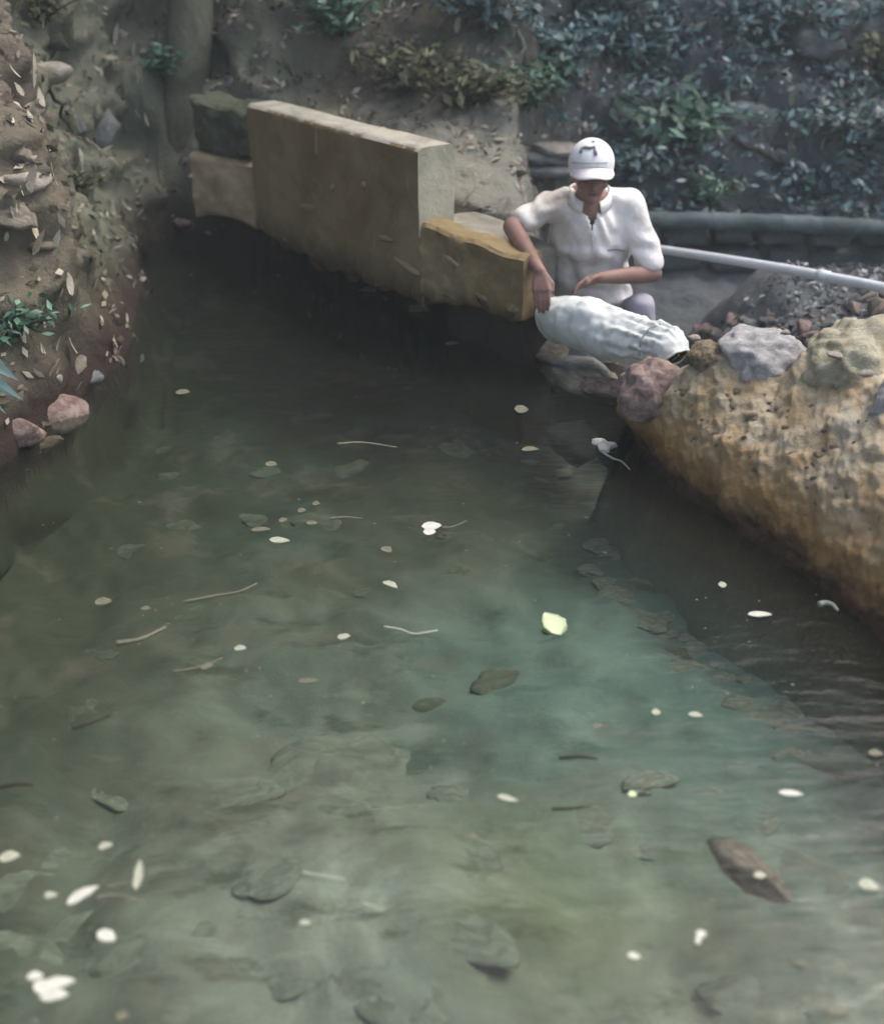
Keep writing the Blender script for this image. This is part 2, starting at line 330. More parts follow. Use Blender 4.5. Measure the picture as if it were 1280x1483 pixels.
ms = N.new('ShaderNodeMixShader'); L.new(fr.outputs[0], ms.inputs[0]); L.new(mu.outputs[0], ms.inputs[1]); L.new(gl.outputs[0], ms.inputs[2])
out = N.new('ShaderNodeOutputMaterial'); L.new(ms.outputs[0], out.inputs[0])
edge = [(dam_x(y) + .06, y) for y in np.linspace(7.3, -4.5, 60)]
wl_ = [(-4.8, y) for y in np.linspace(7.3, -4.5, 60)]
wv = []; wf = []
for (a, y), (b, _) in zip(wl_, edge): wv += [(a, y, 0), (b, y, 0)]
for i in range(59): wf.append((2 * i, 2 * i + 1, 2 * i + 3, 2 * i + 2)[::-1])
water = mk('water', wv, wf, wm, smooth=False); tag(water, kind='structure')

# ------------------------------------------------------------ rocks
def rock_mesh(name, m, seed, sub=3, amp=.28, flat=.75, chip=9):
    bm = bmesh.new(); bmesh.ops.create_icosphere(bm, subdivisions=sub, radius=1)
    co = np.array([v.co[:] for v in bm.verts])
    d = 1 + amp * fbm(co * 1.1 + seed * 3.7, 3, seed)
    q = co * d[:, None]
    for k in range(chip):                                     # chipped faces
        gk = np.random.default_rng(seed * 10 + k); n = gk.normal(size=3); n /= np.linalg.norm(n)
        s = q @ n; c = gk.uniform(.5, .8); q = q - np.outer(np.clip(s - c, 0, 9) * .92, n)
    q = q * (1 + .10 * fbm(co * 3.1 + seed, 3, seed + 5))[:, None]
    q[:, 2] *= flat
    for v, c in zip(bm.verts, q): v.co = c
    me = bpy.data.meshes.new(name); bm.to_mesh(me); bm.free(); me.materials.append(m)
    me.polygons.foreach_set('use_smooth', [True] * len(me.polygons)); return me
def rocks(m, n=5, sub=3, **k): return [rock_mesh('stone', m, rnd.randrange(1, 900), sub, **k) for _ in range(n)]
RK = {k: rocks(M[k], 5, amp=.22, chip=0, sub=4, flat=.6) if k in ('bed_stone', 'bed_stone_shaded') else rocks(M[k], 4) for k in ('bed_stone_shaded', 'rock', 'rock_grey', 'rock_pale', 'rock_pink', 'rock_moss', 'bed_stone')}

def place_stone(u, v, w, h, kind, parent=ground, sink=.75, rot=0):
    p, n = hit(u, v); dist = (p - Vector((0, 0, CAM_H))).length; s = dist / FPX
    if kind == 'rock_moss': sink += .5
    if kind == 'rock_pink': sink = .35
    o = link('stone', rnd.choice(RK[kind]), parent, p - n * (sink * h * s * .6), (rnd.uniform(-.3, .3), R(rot + rnd.uniform(-12, 12)), rnd.uniform(-.6, .6)), (w * s * .54, (w + h) * .25 * s, h * s * .64))
    return o
# stones and ledges showing in the left bank (picture place, width, height, kind, tilt)
for u, v, w, h, k, r in [
    (62, 45, 110, 40, 'rock_moss', 8), (60, 95, 90, 34, 'rock_pale', 5), (125, 130, 90, 110, 'rock_grey', 10), (170, 48, 24, 18, 'rock_pale', 0),
    (45, 150, 60, 40, 'rock', 30), (75, 180, 50, 60, 'rock', 40), (20, 200, 70, 80, 'rock', 10), (110, 175, 60, 40, 'rock_grey', 30),
    (30, 255, 80, 40, 'rock_pale', 8), (75, 262, 50, 30, 'rock_moss', 10), (30, 300, 90, 36, 'rock', 5), (110, 300, 60, 50, 'rock_moss', 0),
    (60, 352, 60, 26, 'rock', 5), (30, 400, 80, 70, 'rock_grey', 0), (95, 430, 44, 70, 'rock_pale', -25), (60, 470, 70, 50, 'rock_moss', 0),
    (130, 385, 60, 44, 'rock_moss', 20), (145, 470, 50, 60, 'rock_moss', 0), (110, 530, 60, 50, 'rock', 0), (85, 535, 26, 30, 'rock_pale', 40),
    (90, 590, 110, 60, 'rock_pink', 12), (30, 625, 80, 50, 'rock_pink', 10), (135, 555, 50, 40, 'rock_grey', 0), (170, 520, 34, 24, 'rock_grey', 0),
    (190, 150, 60, 80, 'rock_moss', 0), (215, 230, 70, 100, 'rock_moss', 10), (170, 300, 60, 90, 'rock_moss', -5), (200, 380, 60, 80, 'rock_moss', 0),
    (250, 100, 60, 90, 'rock_moss', 0), (270, 180, 50, 110, 'rock_moss', 10), (185, 450, 40, 70, 'rock_moss', 0), (330, 60, 60, 90, 'rock_moss', 0),
    (335, 170, 60, 60, 'rock_moss', 0), (262, 322, 26, 20, 'rock_pink', 0), (278, 400, 12, 12, 'rock_pale', 0), (205, 518, 18, 12, 'rock_pale', 0),
    (65, 645, 60, 22, 'rock_pink', 0), (265, 250, 40, 70, 'rock', 0)]:
    place_stone(u, v, w, h, k, rot=r)
# hillside stones
for u, v, w, h, k, r in [
    (1110, 180, 150, 70, 'rock_grey', 30), (1160, 45, 130, 60, 'rock_grey', 10), (1245, 60, 90, 50, 'rock_moss', 0), (1150, 210, 30, 20, 'rock_pale', 0),
    (900, 255, 50, 44, 'rock_grey', 0), (1225, 235, 26, 14, 'rock_pale', 0), (720, 240, 90, 26, 'rock', 0), (1050, 260, 60, 40, 'rock', 20),
    (700, 215, 70, 24, 'rock_grey', 0), (1190, 140, 60, 70, 'rock_grey', 0), (690, 270, 40, 26, 'rock_moss', 0), (560, 140, 50, 30, 'rock', 0),
    (880, 120, 22, 20, 'rock_grey', 0), (795, 125, 30, 18, 'rock_grey', 30), (540, 60, 40, 30, 'rock', 0), (660, 60, 40, 60, 'rock_grey', 20),
    (1120, 285, 24, 16, 'rock_pale', 0), (1065, 275, 18, 12, 'rock_pale', 0), (700, 300, 60, 20, 'rock_grey', 0), (470, 150, 40, 24, 'rock', 0)]:
    place_stone(u, v, w, h, k, rot=r)
# flat slabs stacked behind the man
root = empty('slab_stack', tuple(hit(790, 240)[0])); tag(root, 'stack of flat grey slabs on the slope just left of the white cap', 'rock')
for i, (u, v, w, h) in enumerate([(800, 248, 125, 20), (795, 230, 105, 18), (800, 214, 84, 18)]):
    base = root.location; s = base.length / FPX * .98
    c = gy(u, v, base.y - .03 + .02 * i)
    o = link('slab', rock_mesh('slab', M['rock_pale' if i == 2 else 'rock_grey'], 60 + i, 3, .16, 1), root, c - base, (R(rnd.uniform(-4, 4)), R(rnd.uniform(-5, 5)), R(rnd.uniform(-15, 15))), (w * s * .5, .16, h * s * .62))

# ------------------------------------------------------------ upper dam wall: tall block, step, low wall
def loft_rows(rows, closed=False):
    n = len(rows[0]); v = [p for r in rows for p in r]; f = []
    for i in range(len(rows) - 1):
        for j in range(n - 1 + (1 if closed else 0)):
            k = (j + 1) % n
            f.append((i * n + j, i * n + k, (i + 1) * n + k, (i + 1) * n + j))
    return v, f
KW = .92
A = Vector((-1.135, 6.38, 0)) * KW; B = Vector((-.112, 5.05, 0)) * KW; C = Vector((.375, 4.68, 0)) * KW
def up(z): return CAM_H - KW * (CAM_H - z)
def at_wall(u, v, P0, P1):
    """point of the vertical plane through P0,P1 seen at a picture point"""
    d = ray(u, v); n = Vector((P1.y - P0.y, P0.x - P1.x, 0)); t = (P0 - Vector((0, 0, CAM_H))).dot(n) / d.dot(n)
    return Vector((d.x * t, d.y * t, CAM_H + d.z * t))
def slab_wall(name, P0, P1, top, bot, th, m, parent, nx=90, nz=40, amp=.012, seed=1, m_top=None):
    """solid upright slab from P0 to P1: top(s) and bot(s) heights, thickness th, rough all over"""
    dirv = (P1 - P0).normalized(); back = Vector((-dirv.y, dirv.x, 0)); back = back if back.y > 0 else -back
    Lh = (P1 - P0).length; vs = []; 
    prof = []                                                    # closed profile: front bottom -> front top -> back top -> back bottom
    for k in range(nz + 1): prof.append((0, k / nz))
    for k in range(1, 9): prof.append((k / 8, 1))
    for k in range(1, 13): prof.append((1, 1 - k / 12))
    for k in range(1, 6): prof.append((1 - k / 6, 0))
    rows = []
    for i in range(nx + 1):
        s = i / nx; row = []
        for q, w in prof:
            z = bot(s) + (top(s) - bot(s)) * w
            e = .012 * (1 if w in (0, 1) and q in (0, 1) else 0)
            p = P0 + dirv * (s * Lh) + back * (q * th)
            row.append([p.x + back.x * (e if q == 0 else -e), p.y + back.y * (e if q == 0 else -e), z - (e * .6 if w == 1 else 0)])
        rows.append(row)
    a = np.array(rows).reshape(-1, 3)
    d = fbm(a * 5 + seed, 3, seed) * amp + fbm(a * 22 + seed, 2, seed + 3) * amp * .35
    a = a + d[:, None] * np.array([[-back.x, -back.y, .5]])
    n = len(prof); v, f = loft_rows(a.reshape(nx + 1, n, 3).tolist(), True)
    for i, sgn in ((0, 1), (nx, -1)):
        c = len(v); v.append(a.reshape(nx + 1, n, 3)[i].mean(0).tolist())
        for j in range(n):
            k = (j + 1) % n; f.append((i * n + j, i * n + k, c)[::sgn])
    o = mk(name, v, f, m, parent)
    bm = bmesh.new(); bm.from_mesh(o.data); bmesh.ops.recalc_face_normals(bm, faces=bm.faces); bm.to_mesh(o.data); bm.free()
    o.data.set_sharp_from_angle(angle=R(50))
    if m_top:
        o.data.materials.append(m_top)
        for p in o.data.polygons:
            if p.normal.z > .75: p.material_index = 1
    return o
M['tan'] = mat('concrete_tan', [(.25, (.2, .15, .09)), (.5, (.36, .28, .18)), (.8, (.46, .39, .28))], 4, bump=.5, bscale=24, bdist=.02)
M['pale_soil'] = mat('pale_soil', [(.3, (.16, .15, .12)), (.6, (.28, .27, .22)), (.8, (.38, .36, .3))], 4, bump=.6, bscale=24)
cw = M['concrete']
layer(cw, (.26, .19, .085), 3, .46, .62, amt=.5, stretch=(1, 1, .6))            # ochre algae
layer(cw, (.055, .035, .018), 8, 0, 1, axis='Z', a=.34, b=.19, amp=.18, amt=.9)  # water stain
layer(cw, (.36, .30, .2), 9, .62, .70, amt=.6, stretch=(3, 3, .7))                # lime runs
wall = empty('concrete_wall', tuple(A)); tag(wall, 'ochre stained concrete headwall with a tall block and a low step, behind the dark water', 'wall')
botA = [at_wall(u, v, A, B) for u, v in ((358, 322), (385, 342), (440, 372), (480, 390), (530, 408), (580, 430), (612, 440))]
def bot_tall(s):
    L_ = (B - A).length; xs = [(p - A).dot((B - A) / L_) / L_ for p in botA]
    return float(np.interp(s, xs, [max(p.z, -.1) for p in botA])) + .012 * math.sin(s * 23) + .008 * math.sin(s * 61)
o = slab_wall('tall_block', A, B, lambda s: up(.80) + .003 * math.sin(s * 9), bot_tall, .20, cw, wall, amp=.007, seed=4, m_top=M['concrete_top_lit']); o.location = -wall.location
ob = o
# the end face of the tall block is painted paler for the light from the right
M['concrete_end_lit'] = mat('concrete_end_lit', [(.25, (.26, .25, .18)), (.5, (.45, .43, .33)), (.75, (.58, .56, .46))], 5, bump=.6, bscale=30, bdist=.02)
o.data.materials.append(M['concrete_end_lit']); dv_ = (B - A).normalized()
for p in o.data.polygons:
    if p.normal.dot(dv_) > .8 and p.center.z > .5: p.material_index = 2
B2 = B + (C - B).normalized() * .006
o = slab_wall('low_wall', B2, C, lambda s: up(.455 - .075 * s) + .006 * math.sin(s * 14), lambda s: up(.085) - .01 * math.sin(s * 9) + .006 * math.sin(s * 33), .15, cw, wall, nx=60, nz=24, amp=.019, seed=9)
o.location = -wall.location
# set back footing under both, coloured near-black for the shade of the undercut
dAB = Vector(((B - A).y, -(B - A).x, 0)).normalized(); dAB = dAB if dAB.y > 0 else -dAB
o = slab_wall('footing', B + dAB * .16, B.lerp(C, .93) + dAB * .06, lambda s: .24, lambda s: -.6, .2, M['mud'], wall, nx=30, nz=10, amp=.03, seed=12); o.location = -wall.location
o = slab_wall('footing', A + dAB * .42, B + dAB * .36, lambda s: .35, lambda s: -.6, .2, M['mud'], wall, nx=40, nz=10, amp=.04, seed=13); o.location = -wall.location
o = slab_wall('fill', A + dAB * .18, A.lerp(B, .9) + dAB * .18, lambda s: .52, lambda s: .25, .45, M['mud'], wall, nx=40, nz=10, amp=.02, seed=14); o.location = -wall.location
o = slab_wall('fill', A.lerp(B, .91) + dAB * .16, B.lerp(C, .72) + dAB * .12, lambda s: .52 - .08 * s * s, lambda s: .27, .30, M['pale_soil'], wall, nx=40, nz=10, amp=.02, seed=17); o.location = -wall.location
# block left of the headwall, above the culvert mouth
A0 = gy(286, 318, 6.62 * KW); A1 = A + Vector((-.012, .03, 0))
o = slab_wall('culvert_lintel', Vector((A0.x, 6.62 * KW, 0)), Vector((A.x - .012, 6.45 * KW, 0)), lambda s: up(.47 - .02 * s), lambda s: up(.08) + .04 * math.sin(s * 3.1) - .03 * s, .25, M['tan'], wall, nx=30, nz=20, amp=.02, seed=15); o.location = -wall.location
o = slab_wall('culvert_crown', Vector((A0.x + .02, 6.67 * KW, 0)), Vector((A.x - .012, 6.50 * KW, 0)), lambda s: up(.80 - .06 * math.sin(s * 2)), lambda s: up(.485 - .02 * s), .3, M['rock_moss'], wall, nx=30, nz=16, amp=.05, seed=16); o.location = -wall.location
# chipped plaster patches and cracks standing a little proud
def on_wall(u, v, off=.006):
    p = at_wall(u, v, A, B) if u < 605 else at_wall(u, v, B2, C); return p - dAB * off
for u, v, w, h, r in [(460, 205, 5, 44, 3), (445, 300, 34, 12, -8), (483, 270, 8, 14, 20), (528, 268, 12, 10, -30), (650, 375, 60, 14, 8), (590, 385, 60, 12, 10), (560, 345, 30, 10, 0)]:
    p = on_wall(u, v); s = p.length / FPX
    o = link('plaster_chip', rock_mesh('plaster_chip', M['tan'], int(u), 2, .2, 1), wall, p - wall.location, (0, R(r), math.atan2((B - A).y, (B - A).x)), (w * s * .6, .012, h * s * .55))
# chunks of broken concrete along the lower edge
for u, v, w, h in [(410, 348, 50, 22), (450, 372, 60, 24), (500, 392, 60, 22), (548, 405, 50, 22), (738, 452, 30, 34), (700, 437, 50, 22), (640, 425, 60, 20)]:
    p = on_wall(u, v, -.05); s = p.length / FPX
    link('concrete_chunk', rock_mesh('concrete_chunk', M['concrete'], int(u + v), 3, .3, 1), wall, p - wall.location, (0, R(18), math.atan2((B - A).y, (B - A).x)), (w * s * .52, .07, h * s * .55))

# ------------------------------------------------------------ right dam: battered rubble concrete, two humps on top
right = empty('rubble_wall', (1.1, 2.9, 0)); tag(right, 'rough tan rubble wall with mossy ochre foot, along the right edge of the pond', 'wall')
# station: waterline pixel, crest pixel with crest height, half width behind
ST = [((905, 618), (912, 560), .26), ((930, 650), (960, 552), .30), ((965, 690), (1005, 520), .42), ((1000, 715), (1040, 512), .45), ((1040, 745), (1090, 520), .44), ((1085, 780), (1130, 545), .42),
      ((1130, 812), (1160, 512), .50), ((1175, 842), (1200, 510), .52), ((1225, 878), (1255, 545), .50), ((1290, 925), (1330, 600), .48), ((1400, 1010), (1450, 700), .46), ((1700, 1300), (1750, 950), .42)]
rows = []
from_st = []
for (wu, wv2), (cu, cv), hz in ST:
    a = gz(wu, wv2); c = gz(cu, cv, hz); from_st.append((a, c, hz))
ns = 420
ts = np.linspace(0, len(ST) - 1, ns)
def interp(arr, t): return np.array([np.interp(t, range(len(arr)), [q[k] for q in arr]) for k in range(3)]).T
Aw = interp([s[0] for s in from_st], ts); Cw = interp([s[1] for s in from_st], ts)
out_dir = np.array([.80, .60, 0])
prof = []
for k in range(0, 9): prof.append(('u', k / 9))
for k in range(0, 76): prof.append(('f', k / 75))
for k in range(1, 12): prof.append(('t', k / 11))
for k in range(1, 12): prof.append(('b', k / 11))
G = np.zeros((ns, len(prof), 3))
for j, (kk, w) in enumerate(prof):
    if kk == 'u': p = Aw + np.array([-.17, -.13, -.50]) * (1 - w) ** 1.3
    elif kk == 'f':
        bul = math.sin(w * math.pi) * .05
        p = Aw + (Cw - Aw) * np.array([w ** 1.15, w ** 1.15, w ** .9]) ; p = p - out_dir * bul
    elif kk == 't': p = Cw + out_dir * .30 * w + np.array([0, 0, .03 * math.sin(w * math.pi) - .05 * w])
    else: p = Cw + out_dir * (.30 + .12 * w) + np.array([0, 0, -.05 - 1.1 * w])
    G[:, j] = p
sc_ = G.reshape(-1, 3)
dn = .028 * fbm(sc_ * 4, 3, 41) + .009 * fbm(sc_ * 18, 3, 43) + .007 * fbm(sc_ * 40, 2, 47)
G = (sc_ + dn[:, None] * np.array([[-.7, -.5, .6]])).reshape(G.shape)
v, f = loft_rows(G.tolist())
for i, sg in ((0, 1),):
    c = len(v); v.append(G[i].mean(0).tolist())
    for j in range(len(prof) - 1): f.append((i * len(prof) + j, i * len(prof) + j + 1, c))
gw = M['gravel_wall']
spot(gw, (.50, .46, .36), (1.5, 2.9, .4), .2, .6, .4, 5, .6)
layer(gw, (.36, .24, .11), 6, .42, .60, amt=.7)
layer(gw, (.16, .11, .06), 26, .62, .70, amt=.3)
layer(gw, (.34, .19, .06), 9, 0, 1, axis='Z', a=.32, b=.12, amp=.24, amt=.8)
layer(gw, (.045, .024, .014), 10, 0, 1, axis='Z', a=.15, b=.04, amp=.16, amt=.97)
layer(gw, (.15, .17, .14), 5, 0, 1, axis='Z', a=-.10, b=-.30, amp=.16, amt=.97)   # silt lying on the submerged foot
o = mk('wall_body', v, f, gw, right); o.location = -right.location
bm = bmesh.new(); bm.from_mesh(o.data); bmesh.ops.recalc_face_normals(bm, faces=bm.faces); bm.to_mesh(o.data); bm.free()
bw = BVHTree.FromPolygons([tuple(p) for p in v], [tuple(q) for q in f])
def hitw(u, v_):
    d = ray(u, v_).normalized(); r = bw.ray_cast(Vector((0, 0, CAM_H)), d); return r[0]
for k in ('rock_tan',): M[k] = mat(k, [(.3, (.2, .15, .09)), (.55, (.34, .28, .19)), (.8, (.48, .43, .34))], 4, bump=.8, bscale=18, bdist=.04)
M['rubble_grey'] = mat('rubble_grey', [(.3, (.32, .30, .29)), (.5, (.5, .49, .49)), (.75, (.66, .65, .65))], 5, bump=.6, bscale=26, bdist=.15)
M['rock_yellow'] = mat('rock_yellow', [(.3, (.34, .31, .19)), (.55, (.52, .49, .37)), (.8, (.68, .65, .54))], 4, bump=.6, bscale=18, bdist=.12)
def wstone(u, v_, w, h, m, seed, name='boulder', dep=.8, rot=0, push=0.0, sub=4):
    p = hitw(u, v_) or gz(u, v_, .4); s = (p - Vector((0, 0, CAM_H))).length / FPX
    me = rock_mesh(name, m, seed, sub + 1, .16, 1, 0); co = np.array([q.co[:] for q in me.vertices]); co = co * (1 + (.02 if seed == 5 else .05) * fbm(co * (2 if seed == 5 else 4), 3, seed) + (.008 if seed == 5 else .03) * fbm(co * 11, 2, seed + 1))[:, None]; me.vertices.foreach_set('co', co.ravel()); me.update()
    return link(name, me, right, p + Vector((.8, .6, 0)) * push - right.location, (0, R(rot), R(25)), (w * s * .5, w * s * .5 * dep, h * s * .55))
wstone(942, 566, 100, 82, M['rock_pink'], 5, rot=8)
wstone(1064, 536, 132, 84, M['rubble_grey'], 31, push=.15, rot=8)
wstone(1195, 552, 165, 124, M['rock_yellow'], 17, push=.18, rot=12)
wstone(1020, 520, 60, 40, M['rock_tan'], 23, push=.02)
wstone(1285, 600, 90, 90, M['rubble_grey'], 29, push=.10)
for q in range(95):                                              # stones of the rubble showing in the face
    u = rnd.uniform(975, 1278); t = rnd.uniform(.03, .6)
    top = np.interp(u, [955, 1130, 1280], [560, 560, 600]); wl = np.interp(u, [955, 1040, 1130, 1280], [665, 735, 800, 905])
    v_ = top + (wl - top) * t; w = rnd.uniform(9, 24)
    if hitw(u, v_) is None: continue
    mm = gw
    if q < 6: pass
    key = 'p%d' % rnd.randrange(6)
    if key not in RK: RK[key] = rock_mesh('pebble', M['rock_tan'], 100 + int(key[1]), 2, .25, 1)
    p = hitw(u, v_); s = (p - Vector((0, 0, CAM_H))).length / FPX
    link('pebble', RK[key], right, p + Vector((.8, .6, -.25)) * w * s * .42 - right.location, (rnd.random(), rnd.random(), rnd.random() * 6), (w * s * .55, w * s * .5, w * s * .38))
for u, v_, w, h in [(1022, 508, 22, 9), (1220, 533, 26, 9), (1150, 500, 20, 8), (1265, 560, 22, 10)]:
    p = hitw(u, v_) or gz(u, v_, .5); s = (p - Vector((0, 0, CAM_H))).length / FPX
    link('pebble', rock_mesh('pebble', M['rock_pale'], int(u), 2, .2, 1), right, p + Vector((-.05, -.04, .06)) - right.location, (0, 0, 0), (w * s * .5, w * s * .4, h * s * .5))

# sill in the gap, and the chute walls under the sack
sill = empty('spillway_sill', (.62, 4.15, 0)); tag(sill, 'wet grey brown stone sill in the gap beneath the white sack', 'sill')
for cx, cy, cz, sx, sy, sz, rz, mm in [(.64, 4.20, -.02, .25, .16, .06, -60, 'rock'), (.60, 4.30, .0, .2, .1, .06, -50, 'rock_grey'), (.72, 4.06, .01, .16, .10, .055, -50, 'rock_pink'), (.49, 4.47, .02, .12, .09, .06, -40, 'rock')]:
    link('stone', rock_mesh('stone', M[mm], int(cx * 100 + cy * 10), 3, .15, 1), sill, Vector((cx, cy, cz)) - sill.location, (0, 0, R(rz)), (sx, sy, sz))
o = link('stone', rock_mesh('stone', M['mud'], 77, 3, .15, 1), sill, Vector((.78, 4.42, -.25)) - sill.location, (0, 0, R(-55)), (.42, .12, .30))
for cx, cy, cz, s in [(1.02, 4.42, -.42, .22), (.9, 4.9, -.66, .2)]:
    link('stone', rnd.choice(RK['rock_grey']), ground, (cx, cy, cz), (0, 0, .4), (s, s, s * .9))

# ------------------------------------------------------------ tubes
def tube_mesh(pts, rads, seg=10, cap=True):
    pts = [Vector(p) for p in pts]; v = []; f = []
    up = Vector((0, 0, 1)); 
    for i, p in enumerate(pts):
        t = (pts[min(i + 1, len(pts) - 1)] - pts[max(i - 1, 0)]).normalized()
        a = t.cross(up); a = a.normalized() if a.length > 1e-3 else Vector((1, 0, 0)); b = a.cross(t)
        r = rads[i] if isinstance(rads, (list, tuple)) else rads
        for k in range(seg):
            an = 2 * math.pi * k / seg; v.append(p + (a * math.cos(an) + b * math.sin(an)) * r)
    for i in range(len(pts) - 1):
        for k in range(seg):
            k2 = (k + 1) % seg; f.append((i * seg + k, i * seg + k2, (i + 1) * seg + k2, (i + 1) * seg + k))
    if cap:
        f.append(tuple(range(seg))[::-1]); f.append(tuple((len(pts) - 1) * seg + k for k in range(seg)))
    return v, f
def smooth_path(pts, n=40):
    pts = [np.array(p, float) for p in pts]; P_ = [2 * pts[0] - pts[1]] + pts + [2 * pts[-1] - pts[-2]]; out = []
    m = len(pts) - 1
    for q in range(n + 1):
        x = q / n * m; i = min(int(x), m - 1); t = x - i; a, b, c, d = P_[i:i + 4]
        out.append(.5 * ((2 * b) + (-a + c) * t + (2 * a - 5 * b + 4 * c - d) * t * t + (-a + 3 * b - 3 * c + d) * t ** 3))
    return [Vector(p.tolist()) for p in out]
# old thick pipe and white pvc pipe
pp = smooth_path([gy(760, 312, 6.45), gy(950, 318, 6.5), gy(1120, 322, 6.5), gy(1290, 331, 6.45), gy(1500, 345, 6.3)], 60)
v, f = tube_mesh(pp, [.052 + .004 * math.sin(i * 1.7) for i in range(len(pp))], 16)
o = mk('water_pipe', v, f, M['pipe_old']); tag(o, 'thick old grey green pipe running level in front of the hillside', 'pipe')
pv = empty('water_pipe', tuple(gy(955, 363, 5.6))); tag(pv, 'thin white plastic pipe sloping down to the right behind the man', 'pipe')
pp = smooth_path([gy(860, 352, 5.9), gy(955, 361, 5.6), gy(1100, 383, 5.05), gy(1200, 401, 4.7), gy(1290, 419, 4.45), gy(1500, 465, 3.9)], 60)
v, f = tube_mesh(pp, .0235, 16); o = mk('tube', v, f, M['pvc'], pv); o.location = -pv.location
k = 34; v, f = tube_mesh(pp[k:k + 3], .0275, 16); o = mk('coupling', v, f, M['pvc'], pv); o.location = -pv.location
# retaining wall of grey blocks under the thick pipe
rw = empty('block_wall', (1.6, 6.6, -.7)); tag(rw, 'low retaining wall of dark grey stone blocks beneath the thick old pipe', 'wall')
blk = [rock_mesh('block', M['block'], 200 + i, 3, .06, 1) for i in range(4)]
for b_ in blk:                                                     # squarish blocks
    for vv in b_.vertices:
        c = np.array(vv.co[:]); c = np.sign(c) * np.abs(c) ** .45; vv.co = c
for r in range(2):
    x = .75 - .1 * (r % 2)
    while x < 4.0:
        w = rnd.uniform(.26, .42)
        link('block', rnd.choice(blk), rw, Vector((x + w / 2, 6.62 + rnd.uniform(-.02, .02), .0 - r * .165)) - rw.location, (0, 0, rnd.uniform(-.05, .05)), (w / 2 - .008, .12, .076)); x += w
# rubble heap at the right, behind the wall: stones laid one by one
for q in range(120):
    u = rnd.uniform(1010, 1290); v_ = rnd.uniform(np.interp(u, [1010, 1290], [480, 418]), np.interp(u, [1010, 1130, 1290], [500, 500, 560]))
    p, n = hit(u, v_)
    if p.y > 6.2: continue
    s = rnd.uniform(.02, .055)
    link('stone', rnd.choice(RK[rnd.choice(['rock_grey', 'rock_grey', 'rock', 'rock_pink'])]), ground, p, (rnd.random(), rnd.random(), rnd.random() * 6), (s * 1.3, s, s * .8))

# ------------------------------------------------------------ leaves
def leaf_quads(n, cen, nor, size, spread_normal=.6, seed=1, asp=.45):
    """n leaves as bent 2x1 strips (4 tris): arrays of centres, normals, sizes"""
    g = np.random.default_rng(seed)
    nn = nor + g.normal(size=(n, 3)) * spread_normal; nn /= np.linalg.norm(nn, axis=1, keepdims=True)
    t = g.normal(size=(n, 3)); t -= nn * (t * nn).sum(1, keepdims=True); t /= np.linalg.norm(t, axis=1, keepdims=True)
    b = np.cross(nn, t); s = size[:, None]
    bend = nn * s * g.uniform(-.3, .35, (n, 1))
    a = asp * g.uniform(.7, 1.2, (n, 1))
    pts = [cen - t * s, cen - b * s * a + bend * .4, cen + t * s * 1.0, cen + b * s * a + bend * .4, cen + bend]
    V_ = np.stack(pts, 1).reshape(-1, 3); k = np.arange(n)[:, None] * 5
    F_ = np.concatenate([k + [0, 1, 4], k + [1, 2, 4], k + [2, 3, 4], k + [3, 0, 4]], 1).reshape(-1, 3)
    return V_, F_
def fast_mesh(name, V_, F_, m):
    me = bpy.data.meshes.new(name); me.vertices.add(len(V_)); me.vertices.foreach_set('co', V_.ravel())
    k = F_.shape[1]
    me.loops.add(F_.size); me.loops.foreach_set('vertex_index', F_.ravel().astype(np.int32))
    me.polygons.add(len(F_)); me.polygons.foreach_set('loop_start', np.arange(0, F_.size, k)); me.polygons.foreach_set('loop_total', np.full(len(F_), k))
    me.update(calc_edges=True); me.materials.append(m); return me
def on_ground(xs, ys):
    out = []; nn = []
    for x, y in zip(xs, ys):
        p, n = drop(float(x), float(y))
        if p is None or p.z < -.05 and x < dam_x(y): continue
        out.append(p[:]); nn.append(n[:])
    return np.array(out), np.array(nn)
# leaf litter carpets: nobody could count them
def litter(name, x0, x1, y0, y1, n, m, size, seed):
    g = np.random.default_rng(seed); c, nn = on_ground(g.uniform(x0, x1, n), g.uniform(y0, y1, n))
    keep = fbm(c * 1.8, 2, seed) > -.25; c = c[keep]; nn = nn[keep]
    s = g.uniform(size * .5, size * 1.3, len(c))
    V_, F_ = leaf_quads(len(c), c + nn * .012, nn, s, .5, seed)
    o = bpy.data.objects.new(name, fast_mesh(name, V_, F_, m)); COL.objects.link(o); return o
tag(litter('leaf_litter', -3.2, -1.35, 2.2, 7.4, 5200, M['litter'], .026, 3), 'brown and pale dead leaves strewn over the left bank', 'leaf litter', kind='stuff')
tag(litter('leaf_litter', -1.4, 1.2, 5.3, 10, 5200, M['litter'], .03, 4), 'brown leaf litter on the slope behind the headwall', 'leaf litter', kind='stuff')
tag(litter('leaf_litter', .8, 4.6, 6.6, 10.5, 9000, M['litter_grey'], .034, 5), 'grey blue leaf litter under the plants of the right slope', 'leaf litter', kind='stuff')
tag(litter('leaf_litter', 1.0, 3.2, 3.4, 5.6, 5200, M['litter_grey'], .024, 6), 'grey leaf litter over the rubble behind the right wall', 'leaf litter', kind='stuff')

